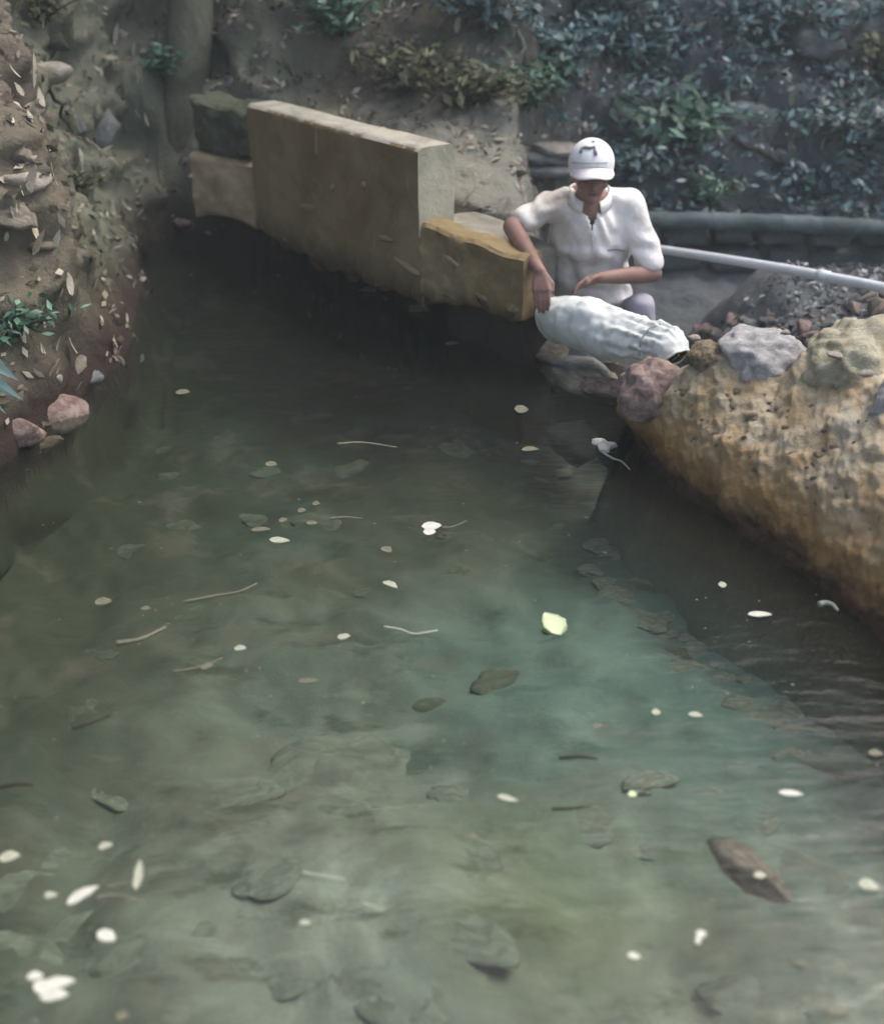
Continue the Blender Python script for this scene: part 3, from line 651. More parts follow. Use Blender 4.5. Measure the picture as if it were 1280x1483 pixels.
# ground plants: a clump of leaves on stems
def clump(name, loc, n_stem, hgt, rad, n_leaf, lsize, m, label, cat, seed, droop=.4, group=None, asp=.4, flat=1.):
    g = np.random.default_rng(seed); root = empty(name, tuple(loc)); tag(root, label, cat, group)
    sv_, sf_ = [], []; C_, N_ = [], []
    for k in range(n_stem):
        a = g.uniform(0, 6.28); lean = g.uniform(.1, 1) * rad; h = hgt * g.uniform(.5, 1.1)
        pts = []
        for t in np.linspace(0, 1, 6):
            pts.append(Vector((math.cos(a) * lean * t ** 1.4, math.sin(a) * lean * t ** 1.4 * .8, h * (t - droop * t ** 3 * .6))))
        v, f = tube_mesh(pts, [.006 * (1.2 - t) + .002 for t in np.linspace(0, 1, 6)], 5); o0 = len(sv_)
        sv_ += v; sf_ += [tuple(i + o0 for i in q) for q in f]
        m_l = n_leaf // n_stem
        for _ in range(m_l):
            t = g.uniform(.25, 1.05); i = min(int(t * 5), 4); p = pts[i].lerp(pts[i + 1], min(1, t * 5 - i))
            C_.append([p.x + g.normal() * lsize * 1.2, p.y + g.normal() * lsize * 1.2, p.z + g.normal() * lsize * .8 * flat]); N_.append([g.normal() * .3, -.35 + g.normal() * .3, 1])
    C_ = np.array(C_); N_ = np.array(N_)
    V_, F_ = leaf_quads(len(C_), C_, N_, g.uniform(lsize * .5, lsize * 1.25, len(C_)), .45, seed, asp)
    link('foliage', fast_mesh('foliage', V_, F_, m), root)
    mk('stem', sv_, sf_, M['bark'], root)
    return root
PL = [  # u, v (foot of the plant), height, radius, leaves, leaf size, material, label
    (600, 130, .34, .34, 300, .035, 'leaf_olive', 'olive green bushy plant above the far end of the concrete headwall'),
    (690, 150, .30, .32, 260, .04, 'leaf_olive', 'dull green low shrub upslope from the right end of the headwall'),
    (760, 150, .30, .30, 220, .045, 'leaf_green', 'dark green shrub with one pale leaf tip, above the stacked slabs'),
    (820, 110, .40, .36, 300, .045, 'leaf_blue', 'blue green shrub directly above the white cap near the top edge'),
    (990, 200, .34, .36, 190, .065, 'leaf_green', 'broad leaved green plant between the cap and the long grey rock'),
    (930, 250, .30, .34, 260, .04, 'leaf_blue', 'small leaved dark shrub just right of the cap'),
    (1010, 290, .26, .34, 260, .035, 'leaf_green', 'green ground plant just above the left part of the thick pipe'),
    (1180, 280, .34, .38, 420, .035, 'leaf_blue', 'dense blue grey bush above the right part of the thick pipe'),
    (1250, 220, .40, .38, 380, .04, 'leaf_blue', 'bushy blue green plant at the right edge below the rock overhang'),
    (1090, 60, .40, .40, 320, .045, 'leaf_blue', 'dark shrub with pale leaf tips left of the rock overhang'),
    (1190, 50, .34, .42, 280, .05, 'leaf_blue', 'drooping leaves hanging over the rock overhang at upper right'),
    (930, 90, .40, .40, 360, .045, 'leaf_blue', 'blue green shrub near the brown trunk at the top edge'),
    (700, 40, .40, .40, 320, .045, 'leaf_blue', 'grey blue shrub at the top edge above the headwall end'),
    (500, 50, .34, .34, 240, .04, 'leaf_green', 'green shrub at the top edge above the left half of the headwall'),
    (235, 110, .24, .22, 140, .03, 'leaf_green', 'small green fern like tuft on the mossy rock of the left bank'),
    (115, 270, .16, .20, 130, .024, 'leaf_olive', 'yellow green tuft among pale stones on the left bank'),
    (60, 30, .22, .28, 110, .035, 'leaf_olive', 'low green plant at the upper left corner of the bank'),
    (20, 480, .16, .22, 130, .026, 'leaf_green', 'dark green tuft above the bright blades at the left edge'),
    (1270, 120, .4, .4, 260, .05, 'leaf_olive', 'dark olive plant in the shade at the right edge near the top'),
    (860, 30, .4, .4, 300, .05, 'leaf_blue', 'blue grey shrub at the top edge straight above the man'),
]
for i, (u, v_, h, r_, n, ls, mm, lab) in enumerate(PL):
    p, nn = hit(u, v_); clump('shrub', p - Vector((0, 0, .03)), 14, h * 1.05, r_ * 1.25, int(n * 1.8), ls * 1.1, M[mm], lab, 'plant', 300 + i, group='plants growing on the banks')
g = np.random.default_rng(77); C_ = []; N_ = []                    # low creeping cover between the shrubs
for k in range(330):
    x = g.uniform(-.4, 3.8); y = g.uniform(6.75, 9.6); p, nn = drop(x, y)
    if p is None or (x < .5 and g.random() < .6): continue
    m_ = 34; q = np.array(p[:]) + g.normal(size=(m_, 3)) * np.array([.12, .12, .035]) + np.array(nn[:]) * .05; C_.append(q); N_.append(np.tile([nn.x * .6, nn.y * .6, 1.], (m_, 1)))
C_ = np.concatenate(C_); N_ = np.concatenate(N_); V_, F_ = leaf_quads(len(C_), C_, N_, g.uniform(.018, .05, len(C_)), .5, 78, .5)
o = bpy.data.objects.new('ground_cover', fast_mesh('ground_cover', V_, F_, M['leaf_blue'])); COL.objects.link(o); tag(o, 'low creeping blue green leaves between the shrubs of the hillside', 'ground cover', kind='stuff')
# bright blades at the left edge, every blade a part
root = empty('grass_tuft', tuple(hit(-6, 585)[0])); tag(root, 'tuft of bright pale cyan leaf blades at the left edge of the bank', 'plant')
b0 = root.location; s = b0.length / FPX
for (u0, v0, u1, v1, w) in [(-25, 515, 28, 552, 9), (-30, 535, 34, 580, 9), (-20, 560, 18, 572, 6), (-25, 505, 8, 528, 6), (-30, 560, 10, 600, 6)]:
    a = gy(u0, v0, b0.y - .1); c = gy(u1, v1, b0.y - .22); mid = (a + c) / 2 + Vector((0, -.02, .02)); d = (c - a).normalized(); sd_ = d.cross(Vector((0, -1, .2))).normalized() * w * s
    v = [a - sd_ * .4, a + sd_ * .4, mid - sd_, mid + sd_, c, mid + Vector((0, .012, -.004))]
    o = mk('blade', v, [(0, 5, 2), (0, 1, 5), (1, 3, 5), (2, 5, 4), (5, 3, 4)], M['leaf_cyan'], root); o.location = -root.location
# pale leaves, individually, on the left bank and the slope: pieces of the ground
def leaf_one(name, L_, W_, m, seed, curl=.25, n=8, th=.0016):
    g = random.Random(seed); v = []; f = []
    skew = g.uniform(-.25, .25)
    for side in (0, 1):
        for i in range(n + 1):
            t = i / n; w = W_ * .5 * (math.sin(math.pi * t ** .8) ** .75 if 0 < t < 1 else .02)
            x = (t - .5) * L_; z = curl * L_ * .25 * math.sin(math.pi * t + g.uniform(-.1, .1)) + (th if side == 0 else 0)
            yy = skew * L_ * .3 * math.sin(math.pi * t)
            for q in (-1, -.5, 0, .5, 1): v.append((x, yy + q * w * g.uniform(.85, 1.1), z + abs(q) * curl * W_ * .3))
    k = 5; tot = (n + 1) * k
    for i in range(n):
        for j in range(k - 1):
            a = i * k + j; f.append((a, a + k, a + k + 1, a + 1)); f.append((tot + a, tot + a + 1, tot + a + k + 1, tot + a + k))
        for j in (0, k - 1):
            a = i * k + j; f.append((a, a + k, tot + a + k, tot + a))
    me = bpy.data.meshes.new(name); me.from_pydata(v, [], f); me.update(); me.materials.append(m)
    me.polygons.foreach_set('use_smooth', [True] * len(me.polygons)); return me
DL = [leaf_one('dead_leaf', 1, .42, M['dead_pale'], 50 + i, .22) for i in range(4)]
pale_spots = [(170, 50, 26), (75, 65, 24), (42, 96, 40), (55, 140, 22), (197, 102, 14), (215, 170, 16), (110, 178, 20), (150, 225, 34), (120, 245, 26), (118, 272, 28), (75, 250, 26), (45, 262, 36), (20, 285, 34),
    (60, 355, 44), (48, 330, 24), (140, 405, 40), (100, 440, 36), (95, 410, 30), (60, 400, 30), (75, 535, 26), (100, 500, 22), (80, 498, 24), (115, 330, 22), (85, 345, 24), (130, 350, 20), (160, 300, 20), (30, 480, 30),
    (70, 635, 22), (70, 655, 36), (150, 540, 16), (110, 560, 14), (200, 310, 14), (280, 405, 14), (215, 400, 12),
    (795, 128, 30), (740, 100, 26), (665, 35, 24), (620, 110, 22), (575, 75, 22), (550, 30, 18), (880, 45, 20), (960, 25, 18), (1010, 40, 22), (1025, 135, 22), (1045, 160, 20), (1100, 45, 26), (1130, 50, 22), (1250, 30, 30), (1200, 65, 20),
    (1150, 208, 26), (1235, 235, 22), (1190, 252, 18), (1125, 285, 20), (1065, 280, 16), (1145, 140, 20), (1225, 150, 20), (1120, 70, 20), (1260, 150, 22), (1015, 245, 16), (905, 230, 18), (600, 60, 18), (470, 120, 16), (705, 262, 22), (680, 290, 28), (745, 205, 18), (680, 245, 16), (730, 300, 20)]
for i in range(150):
    if i % 3 == 0: pale_spots.append((rnd.uniform(0, 210), rnd.uniform(0, 560), rnd.uniform(8, 18)))
    else: pale_spots.append((rnd.uniform(450, 1280), rnd.uniform(0, 300), rnd.uniform(8, 18)))
for u, v_, w in pale_spots:
    p, n = hit(u, v_)
    if p.z < .02: continue
    s = (p - Vector((0, 0, CAM_H))).length / FPX
    q = n.to_track_quat('Z', 'X').to_euler()
    link('dead_leaf', rnd.choice(DL), ground, p + n * .02 - ray(u, v_) * .02, (q.x + rnd.uniform(-.4, .4), q.y + rnd.uniform(-.4, .4), rnd.uniform(-.6, .6)), (w * s * 1.1, w * s * 1.1, w * s))

# roots and sticks on the banks
def stick(name, p0, p1, r0, r1, m, seed, wob=.03, parent=None, n=10, seg=6):
    g = random.Random(seed); p0 = Vector(p0); p1 = Vector(p1); pts = []
    for i in range(n + 1):
        t = i / n; w = math.sin(math.pi * t) ** .5 if 0 < t < 1 else 0
        pts.append(p0.lerp(p1, t) + Vector((g.uniform(-1, 1), g.uniform(-1, 1), g.uniform(-.5, .5))) * wob * w)
    v, f = tube_mesh(pts, [r0 + (r1 - r0) * i / n for i in range(n + 1)], seg); return mk(name, v, f, m, parent)
def lift(u, v_, d=.03):
    p, n = hit(u, v_); return p - ray(u, v_).normalized() * d
for i, (a, b_, r0, lab) in enumerate([((125, 200), (170, 240), .007, 'thin pale stick standing off the left bank above the leaf tuft'), ((95, 160), (150, 215), .009, 'brown root along the left edge of the grey bank rock'),
        ((60, 110), (105, 190), .012, 'curved root in the dark hollow of the left bank'), ((1060, 200), (1150, 245), .02, 'dark fallen branch along the foot of the long grey rock'),
        ((730, 10), (760, 70), .014, 'pale bent stem on the slope near the top edge'), ((410, 45), (455, 45), .008, 'thin twig on the dark soil above the headwall')]):
    tag(stick('stick', lift(*a), lift(*b_), r0, r0 * .6, M['bark'] if i in (1, 2, 3) else M['twig'], i, .02), lab, 'stick')

# ------------------------------------------------------------ trees
def tree(loc, h, r, crown_r, n, m, label, seed, crown_z=None, group=None):
    g = np.random.default_rng(seed); root = empty('tree', tuple(loc)); tag(root, label, 'tree', group)
    lean = Vector((g.uniform(-.08, .08), g.uniform(-.1, .02), 1)) * h
    pts = [lean * t + Vector((g.normal() * .03 * h * t, g.normal() * .03 * h * t, 0)) for t in np.linspace(0, 1, 9)]
    v, f = tube_mesh(pts, [r * (1.25 - t) for t in np.linspace(0, 1, 9)], 12)
    for k in range(10):
        t = g.uniform(.35, .95); i = int(t * 8); b0_ = pts[i]; a = g.uniform(0, 6.28)
        e = b0_ + Vector((math.cos(a), math.sin(a), .5)) * crown_r * g.uniform(.5, .9)
        mid = b0_.lerp(e, .5) + Vector((0, 0, .12 * crown_r)); v2, f2 = tube_mesh([b0_, mid, e], [r * .4, r * .25, r * .08], 7); o0 = len(v)
        v += v2; f += [tuple(q + o0 for q in ff) for ff in f2]
    mk('trunk', v, f, M['bark'], root)
    cz = crown_z or h * .95; C_ = []
    nb = 34
    for k in range(nb):
        c = g.normal(size=3); c /= np.linalg.norm(c); c = c * crown_r * g.uniform(.3, 1) ** .6 * np.array([1, 1, .75]) + np.array([lean.x, lean.y, cz])
        C_.append(c + g.normal(size=(n // nb, 3)) * crown_r * .17)
    C_ = np.concatenate(C_); nn = np.tile([0, 0, 1.], (len(C_), 1))
    V_, F_ = leaf_quads(len(C_), C_, nn, g.uniform(.05, .12, len(C_)), .7, seed, .5)
    link('crown', fast_mesh('crown', V_, F_, m), root)
for i, (x, y, h, r, cr, n, lab) in enumerate([
    (1.78, 9.1, 3.2, .09, 1.5, 5000, 'slim brown tree trunk at the top edge right of the cap'),
    (.15, 9.6, 3.6, .13, 1.6, 5000, 'dark tree rising out of the top of the picture over the headwall'),
    (3.6, 9.6, 3.2, .12, 1.7, 5000, 'dark tree rising beyond the top right corner'),
    (-1.1, 9.1, 3.2, .15, 1.6, 5000, 'tree on the slope beyond the top edge left of the headwall'),
    (-3.0, 6.2, 2.6, .14, 1.5, 5000, 'tree on top of the left bank leaning over the culvert'),
    (-3.4, 3.2, 2.4, .14, 1.5, 5000, 'tree on top of the left bank nearest the pond')]):
    p, n_ = drop(x, y); tree(p - Vector((0, 0, .1)), h, r, cr, 3400 if x > -1.5 else 1500, M['leaf_green'], lab, 500 + i, group=None)
g = np.random.default_rng(99); C_ = []
for k in range(90):
    a = g.uniform(-1.25, 1.1); d = g.uniform(13, 20); x, y = math.sin(a) * d, math.cos(a) * d; p, _ = drop(x, y)
    if p is None: continue
    C_.append(np.array(p[:]) + np.array([0, 0, g.uniform(.5, 5.)]) + g.normal(size=(260, 3)) * np.array([1.1, 1.1, .9]))
C_ = np.concatenate(C_); V_, F_ = leaf_quads(len(C_), C_, np.tile([0, 0, 1.], (len(C_), 1)), g.uniform(.12, .26, len(C_)), .8, 9, .5)
o = bpy.data.objects.new('far_wood', fast_mesh('far_wood', V_, F_, M['leaf_green'])); COL.objects.link(o); tag(o, 'wood closing off the hilltop behind everything', 'wood', kind='stuff')
# mossy trunk rising from the left bank beside the headwall
p, _ = hit(300, 250)
tr_ = stick('mossy_trunk', (-1.66, 6.75, .1), (-1.42, 7.15, 2.3), .15, .12, M['moss_bark'], 5, .012, n=20, seg=18)
tag(tr_, 'thick mossy leaning trunk between the left bank and the headwall', 'tree trunk')

# ------------------------------------------------------------ pond bed stones
for q in range(150):
    x = rnd.uniform(-1.3, 1.3); y = rnd.uniform(1.0, 4.6)
    if x > dam_x(y) - .25 or x < bank_x(y) + .15: continue
    p, _ = drop(x, y); s = rnd.uniform(.03, .10) * (1.5 if rnd.random() < .15 else 1)
    if y > 2.2 and rnd.random() < .65: continue
    link('stone', rnd.choice(RK['bed_stone' if y < 2.3 else 'bed_stone_shaded']), ground, p - Vector((0, 0, s * .33)), (rnd.uniform(-.15, .15), rnd.uniform(-.15, .15), rnd.uniform(-.5, .5)), (s * 1.7, s * 1.0, s * .55))
p = gz(1085, 1265, -.14); link('stone', RK['rock_pink'][0], ground, p, (0, 0, R(-58)), (.12, .05, .06))
for q in range(26):                                                # loose stones heaped along the submerged foot
    t = rnd.uniform(0, 1); a_ = gz(905, 620).lerp(gz(1290, 925), t); s = rnd.uniform(.03, .075)
    p = a_ + Vector((-.80, -.60, 0)) * rnd.uniform(.15, .34); p, _ = drop(p.x, p.y)
    link('stone', rnd.choice(RK['bed_stone']), ground, p - Vector((0, 0, s * .2)), (0, 0, rnd.uniform(-.5, .5)), (s * 1.3, s * .9, s * .5))
p = gz(830, 625, -.12); link('stone', rock_mesh('stone', M['mud'], 88, 3, .1, 1), ground, p + Vector((0, 0, -.04)), (0, 0, 0), (.11, .13, .13))  # dark block added in place of the gap's reflection on the water

# ------------------------------------------------------------ the white sack in the gap
sk = empty('sack', (.62, 4.1, .12)); tag(sk, 'stained white woven sack with gathered open mouth, lying across the gap of the dam', 'sack')
ctr = [(788, 460, 4.40, .03), (793, 459, 4.39, .085), (805, 460, 4.36, .108), (828, 463, 4.31, .114), (852, 469, 4.24, .116), (878, 479, 4.16, .114), (902, 489, 4.08, .104), (922, 495, 4.0, .096), (938, 498, 3.94, .086), (950, 500, 3.90, .083), (960, 504, 3.86, .084), (968, 511, 3.83, .080), (974, 521, 3.81, .074)]
pc = [gy(u, v_, Y_) for u, v_, Y_, r_ in ctr]; NS = 110; SEG = 72
cp = smooth_path(pc, NS); rr = np.interp(np.linspace(0, len(ctr) - 1, NS + 1), range(len(ctr)), [c[3] for c in ctr])
v = []; f = []
gg = random.Random(3)
for i, p in enumerate(cp):
    t = (cp[min(i + 1, NS)] - cp[max(i - 1, 0)]).normalized(); a = t.cross(Vector((0, 0, 1))).normalized(); b_ = a.cross(t); s = i / NS
    for k in range(SEG):
        th = 2 * math.pi * k / SEG; pl = max(0, min(1, (s - .42) / .3)); pl2 = pl * (1 - .5 * max(0, (s - .8) / .2))
        pl2 *= 1 - .85 * max(0, min(1, (s - .84) / .1)); r = rr[i] * (1 + .07 * pl2 * math.sin(13 * th + 1.3 * math.sin(3 * s * 6)) + .04 * pl2 * math.sin(21 * th) + .008 * math.sin(150 * s + 2 * math.sin(2 * th)))
        r *= 1 + .06 * math.sin(2 * th + 4 * s) + .05 * math.sin(3 * th - 9 * s + 1) + .022 * math.sin(34 * s + 3 * math.sin(th)) +   .042 * max(0, math.sin(95 * s + 2.2 * math.sin(th + 6 * s))) * (1 if s > .45 else .3)
        if .10 < s < .16: r *= 1 - .07 * math.sin((s - .10) / .06 * math.pi)      # fold near the closed end
        if s > .93: r *= 1 + .10 * math.sin(2 * th + 1) * (s - .93) / .07
        v.append(p + (a * math.cos(th) + b_ * math.sin(th) * 1) * r)
n_out = len(v)
for i in range(NS):
    for k in range(SEG): k2 = (k + 1) % SEG; f.append((i * SEG + k, i * SEG + k2, (i + 1) * SEG + k2, (i + 1) * SEG + k))
f.append(tuple(range(SEG))[::-1])
vv = np.array([q[:] for q in v]); vv = vv + (fbm(vv * 14, 4, 4) * .011)[:, None] * np.array([[-.5, -.5, 1]])
o = mk('sack_cloth', vv.tolist(), f, M['sack'], sk); o.location = -sk.location
# rim turned over and the inside of the mouth
rim = [Vector(vv[NS * SEG + k]) for k in range(SEG)]; rc = cp[NS]
back_ = (cp[NS - 14] - cp[NS]).normalized()
v = []; f = []
for j in range(7):
    w = j / 6
    for k in range(SEG): v.append(rim[k].lerp(rc, .05 + .45 * w ** 1.5) + back_ * (.10 * w))
for j in range(6):
    for k in range(SEG): k2 = (k + 1) % SEG; f.append((j * SEG + k, j * SEG + k2, (j + 1) * SEG + k2, (j + 1) * SEG + k))
f.append(tuple(6 * SEG + k for k in range(SEG)))
o = mk('sack_lining', v, f, M['sack_inside_shade'], sk); o.location = -sk.location
v, f = [], []
for k in range(SEG + 1):
    pass
hem = rim + [rim[0], rim[1]]
v, f = tube_mesh(hem, .005, 8, cap=False); o = mk('hem', v, f, M['sack'], sk); o.location = -sk.location
ring = []
i = int(NS * .765); t = (cp[i + 1] - cp[i - 1]).normalized(); a = t.cross(Vector((0, 0, 1))).normalized(); b_ = a.cross(t)
for k in range(41):
    th = 2 * math.pi * k / 40; ring.append(cp[i] + (a * math.cos(th) + b_ * math.sin(th)) * (rr[i] * 1.03))
v, f = tube_mesh(ring, .0035, 8, cap=False); o = mk('cord', v, f, M['cord'], sk); o.location = -sk.location

# ------------------------------------------------------------ the man
def cap_mesh(bm, a, b, ra, rb, seg=16):
    a = Vector(a); b = Vector(b); d = b - a; L_ = d.length
    q = d.to_track_quat('Z', 'X') if L_ > 1e-6 else Euler((0, 0, 0)).to_quaternion()
    rings = []
    for k in range(1, 6): an = -math.pi / 2 + k * math.pi / 12; rings.append((ra * math.cos(an), ra * math.sin(an)))
    rings.append((ra, 0)); rings.append((rb, L_))
    for k in range(1, 6): an = k * math.pi / 12; rings.append((rb * math.cos(an), L_ + rb * math.sin(an)))
    vs = []
    for r, z in rings: vs.append([bm.verts.new(a + q @ Vector((r * math.cos(2 * math.pi * s / seg), r * math.sin(2 * math.pi * s / seg), z))) for s in range(seg)])
    lo = bm.verts.new(a + q @ Vector((0, 0, -ra))); hi = bm.verts.new(a + q @ Vector((0, 0, L_ + rb)))
    for i in range(len(vs) - 1):
        for s in range(seg): s2 = (s + 1) % seg; bm.faces.new((vs[i][s], vs[i][s2], vs[i + 1][s2], vs[i + 1][s]))
    for s in range(seg): s2 = (s + 1) % seg; bm.faces.new((lo, vs[0][s2], vs[0][s])); bm.faces.new((hi, vs[-1][s], vs[-1][s2]))
def ell(bm, c, r, rot=(0, 0, 0), sub=3):
    m_ = Matrix.Translation(Vector(c)) @ Euler(rot).to_matrix().to_4x4() @ Matrix.Diagonal((*r, 1)); bmesh.ops.create_icosphere(bm, subdivisions=sub, radius=1, matrix=m_)
def remesh(name, build, voxel, m, parent, it=3, wrinkle=None):
    bm = bmesh.new(); build(bm); me = bpy.data.meshes.new(name); bm.to_mesh(me); bm.free()
    tmp = bpy.data.objects.new('tmp', me); COL.objects.link(tmp)
    md = tmp.modifiers.new('r', 'REMESH'); md.mode = 'VOXEL'; md.voxel_size = voxel; md.use_smooth_shade = True
    sm = tmp.modifiers.new('s', 'SMOOTH'); sm.factor = .6; sm.iterations = it
    dg = bpy.context.evaluated_depsgraph_get(); dg.update(); me2 = bpy.data.meshes.new_from_object(tmp.evaluated_get(dg)); bpy.data.objects.remove(tmp)
    me2.name = name; me2.materials.clear(); me2.materials.append(m)
    if wrinkle:
        co = np.empty(len(me2.vertices) * 3); me2.vertices.foreach_get('co', co); co = co.reshape(-1, 3); no = np.array([v_.normal[:] for v_ in me2.vertices])
        co = co + no * wrinkle(co)[:, None]; me2.vertices.foreach_set('co', co.ravel()); me2.update()
    me2.polygons.foreach_set('use_smooth', [True] * len(me2.polygons))
    o = bpy.data.objects.new(name, me2); COL.objects.link(o); o.parent = parent; o.location = -Vector(parent.location); return o
man = empty('person', (.75, 4.95, -.72))
tag(man, 'man in white cap and white polo shirt stooping behind the dam, looking down', 'person')
S1 = gy(797, 298, 4.74); S2 = gy(911, 297, 4.74)              # shoulder joints (left and right in the picture)
E1 = gy(741, 328, 4.60); W1 = gy(781, 392, 4.29)
E2 = gy(946, 396, 4.64); W2 = gy(868, 402, 4.50)
NK = gy(855, 280, 4.70); HD = gy(856, 246, 4.60)
CH = gy(853, 345, 4.76); BE = gy(852, 400, 4.84); HP = gy(862, 455, 4.97)
H1 = HP + Vector((-.10, 0, -.03)); H2 = HP + Vector((.11, -.02, -.02))
K1 = Vector((H1.x - .03, 4.80, -.34)); F1 = Vector((K1.x, 4.98, -.66))
K2 = gy(928, 444, 4.58); F2 = Vector((K2.x + .06, 4.52, -.20))
def finger(bm, a, d1, d2, l, r):
    p1 = a + d1 * l * .55; p2 = p1 + (d1 + d2).normalized() * l * .35; p3 = p2 + d2 * l * .3
    cap_mesh(bm, a, p1, r, r * .95, 8); cap_mesh(bm, p1, p2, r * .95, r * .88, 8); cap_mesh(bm, p2, p3, r * .88, r * .75, 8)
def hand(bm, wr, dirv, side, down):
    """palm, four fingers and a thumb; side = across the palm, down = curl direction"""
    pc_ = wr + dirv * .045
    for k in (-1, -.33, .33, 1): cap_mesh(bm, wr + side * .014 * k, wr + dirv * .085 + side * .030 * k, .017, .013, 8)
    for k, l in ((-1, .062), (-.33, .075), (.33, .078), (1, .068)):
        finger(bm, wr + dirv * .088 + side * .030 * k, (dirv + down * .35).normalized(), (dirv * .3 + down).normalized(), l, .0088)
    th = wr + dirv * .02 + side * .026; td = (dirv * .7 + side * .7 + down * .3).normalized()
    cap_mesh(bm, th, th + td * .045, .013, .011, 8); cap_mesh(bm, th + td * .045, th + td * .045 + (dirv + down * .5).normalized() * .032, .011, .009, 8)
def body(bm):
    cap_mesh(bm, NK + Vector((0, .05, -.05)), HD + Vector((0, .02, -.06)), .058, .052)
    cap_mesh(bm, S1, S2, .055, .055); cap_mesh(bm, NK + Vector((0, .05, -.08)), BE, .12, .11); cap_mesh(bm, BE, HP, .12, .13)
    for s, e, w in ((S1, E1, W1), (S2, E2, W2)):
        cap_mesh(bm, s, e, .052, .040); cap_mesh(bm, e, e.lerp(w, .35), .040, .041); cap_mesh(bm, e.lerp(w, .35), w, .041, .026)
    d2 = (W2 - E2).normalized(); hand(bm, W2, (d2 + Vector((0, -.1, -.15))).normalized(), Vector((0, -.75, .65)), Vector((0, -.2, -1)).normalized())
    hand(bm, W1, Vector((.10, -.55, -.80)).normalized(), Vector((.95, -.2, .1)), Vector((-.1, .3, -1)).normalized())
    for h, k, f_ in ((H1, K1, F1), (H2, K2, F2)):
        cap_mesh(bm, h, k, .075, .05); cap_mesh(bm, k, f_, .05, .035); cap_mesh(bm, f_, f_ + Vector((0, -.17, -.04)), .038, .03)
    # head, tilted forward
    ell(bm, HD + Vector((0, .0, 0)), (.076, .094, .105), (R(30), 0, 0)); ell(bm, HD + Vector((0, -.055, -.062)), (.052, .052, .062), (R(30), 0, 0))
    cap_mesh(bm, HD + Vector((0, -.075, -.09)), HD + Vector((0, -.088, -.105)), .026, .022)
    nb = HD + Vector((0, -.098, -.012)); cap_mesh(bm, nb, nb + Vector((0, -.024, -.042)), .010, .015, 10)
    for sx in (-1, 1):
        ell(bm, HD + Vector((sx * .078, .01, -.02)), (.012, .022, .034), (R(30), 0, 0)); ell(bm, HD + Vector((sx * .045, -.075, -.045)), (.022, .016, .018))
        ell(bm, HD + Vector((sx * .033, -.093, .006)), (.022, .010, .008))
remesh('body', body, .0055, M['skin'], man, 3)
for sx in (-1, 1):
    bm = bmesh.new(); ell(bm, HD + Vector((sx * .031, -.0965, -.012)), (.0125, .007, .0055)); me = bpy.data.meshes.new('eye'); bm.to_mesh(me); bm.free(); me.materials.append(M['eye']); link('eye', me, man, -man.location)
bm = bmesh.new(); ell(bm, HD + Vector((0, -.108, -.078)), (.024, .007, .007)); me = bpy.data.meshes.new('mouth'); bm.to_mesh(me); bm.free(); me.materials.append(M['lips']); link('mouth', me, man, -man.location)
def hairb(bm): ell(bm, HD + Vector((0, .022, .008)), (.082, .094, .098), (R(30), 0, 0))
remesh('hair', hairb, .006, M['hair'], man, 2)
def shirt(bm):
    cap_mesh(bm, S1 + Vector((.02, 0, -.02)), S2 + Vector((-.02, 0, -.02)), .072, .072); cap_mesh(bm, NK + Vector((0, .04, -.075)), CH, .11, .15)
    cap_mesh(bm, CH + Vector((0, -.02, .06)), BE + Vector((0, -.02, 0)), .135, .13); cap_mesh(bm, BE + Vector((0, -.02, 0)), HP, .13, .14)
    for sx in (-1, 1):
        cap_mesh(bm, CH + Vector((sx * .085, .0, .03)), BE + Vector((sx * .075, 0, 0)), .112, .108); cap_mesh(bm, BE + Vector((sx * .075, 0, 0)), HP + Vector((sx * .075, -.02, .05)), .105, .11)
    cap_mesh(bm, NK + Vector((-.04, .05, -.035)), S1, .064, .066); cap_mesh(bm, NK + Vector((.04, .05, -.035)), S2, .064, .068)
    a = S1.lerp(E1, .72); cap_mesh(bm, S1, a, .066, .058); a = S2.lerp(E2, .80); cap_mesh(bm, S2, a, .074, .066)
def wr(co):
    return .007 * fbm(co * np.array([6, 6, 9]), 3, 61) + .005 * np.sin(co[:, 2] * 55 + co[:, 0] * 40 + 7 * fbm(co * 5, 2, 7))
so = remesh('shirt', shirt, .007, M['shirt'], man, 9, wr)
# collar, placket, pocket edge
cpts = [NK + Vector((math.sin(a) * .084, .03 - math.cos(a) * .092, .004 - .05 * max(0, math.cos(a)))) for a in np.linspace(.42, 2 * math.pi - .42, 30)]
v = []; f = []
for p in cpts:
    o_ = (p - (NK + Vector((0, .03, -.02)))); o_.z = 0; o_.normalize()
    v += [p + Vector((0, 0, .018)), p + o_ * .022 - Vector((0, 0, .030)), p + o_ * .026 - Vector((0, 0, .030)), p + o_ * .006 + Vector((0, 0, .020))]
for i in range(29):
    for k in range(4): k2 = (k + 1) % 4; f.append((i * 4 + k, i * 4 + k2, i * 4 + 4 + k2, i * 4 + 4 + k))
o = mk('collar', v, f, M['shirt'], man); o.location = -man.location
bm = bmesh.new(); bm.from_mesh(so.data); dl_ = []
for fc in bm.faces:
    c = fc.calc_center_median(); hz = c.z - (NK.z - .135)
    if c.y < NK.y + .03 and 0 < hz and abs(c.x - NK.x - .004) < hz * .36: dl_.append(fc)
bmesh.ops.delete(bm, geom=dl_, context='FACES'); bm.to_mesh(so.data); bm.free()
so.modifiers.new('t', 'SOLIDIFY').thickness = .004
sb = BVHTree.FromPolygons([v_.co[:] for v_ in so.data.vertices], [tuple(p.vertices) for p in so.data.polygons])
def on_shirt(u, v_):
    r = sb.ray_cast(Vector((0, 0, CAM_H)), ray(u, v_).normalized()); return r[0] if r[0] else gy(u, v_, 4.6)
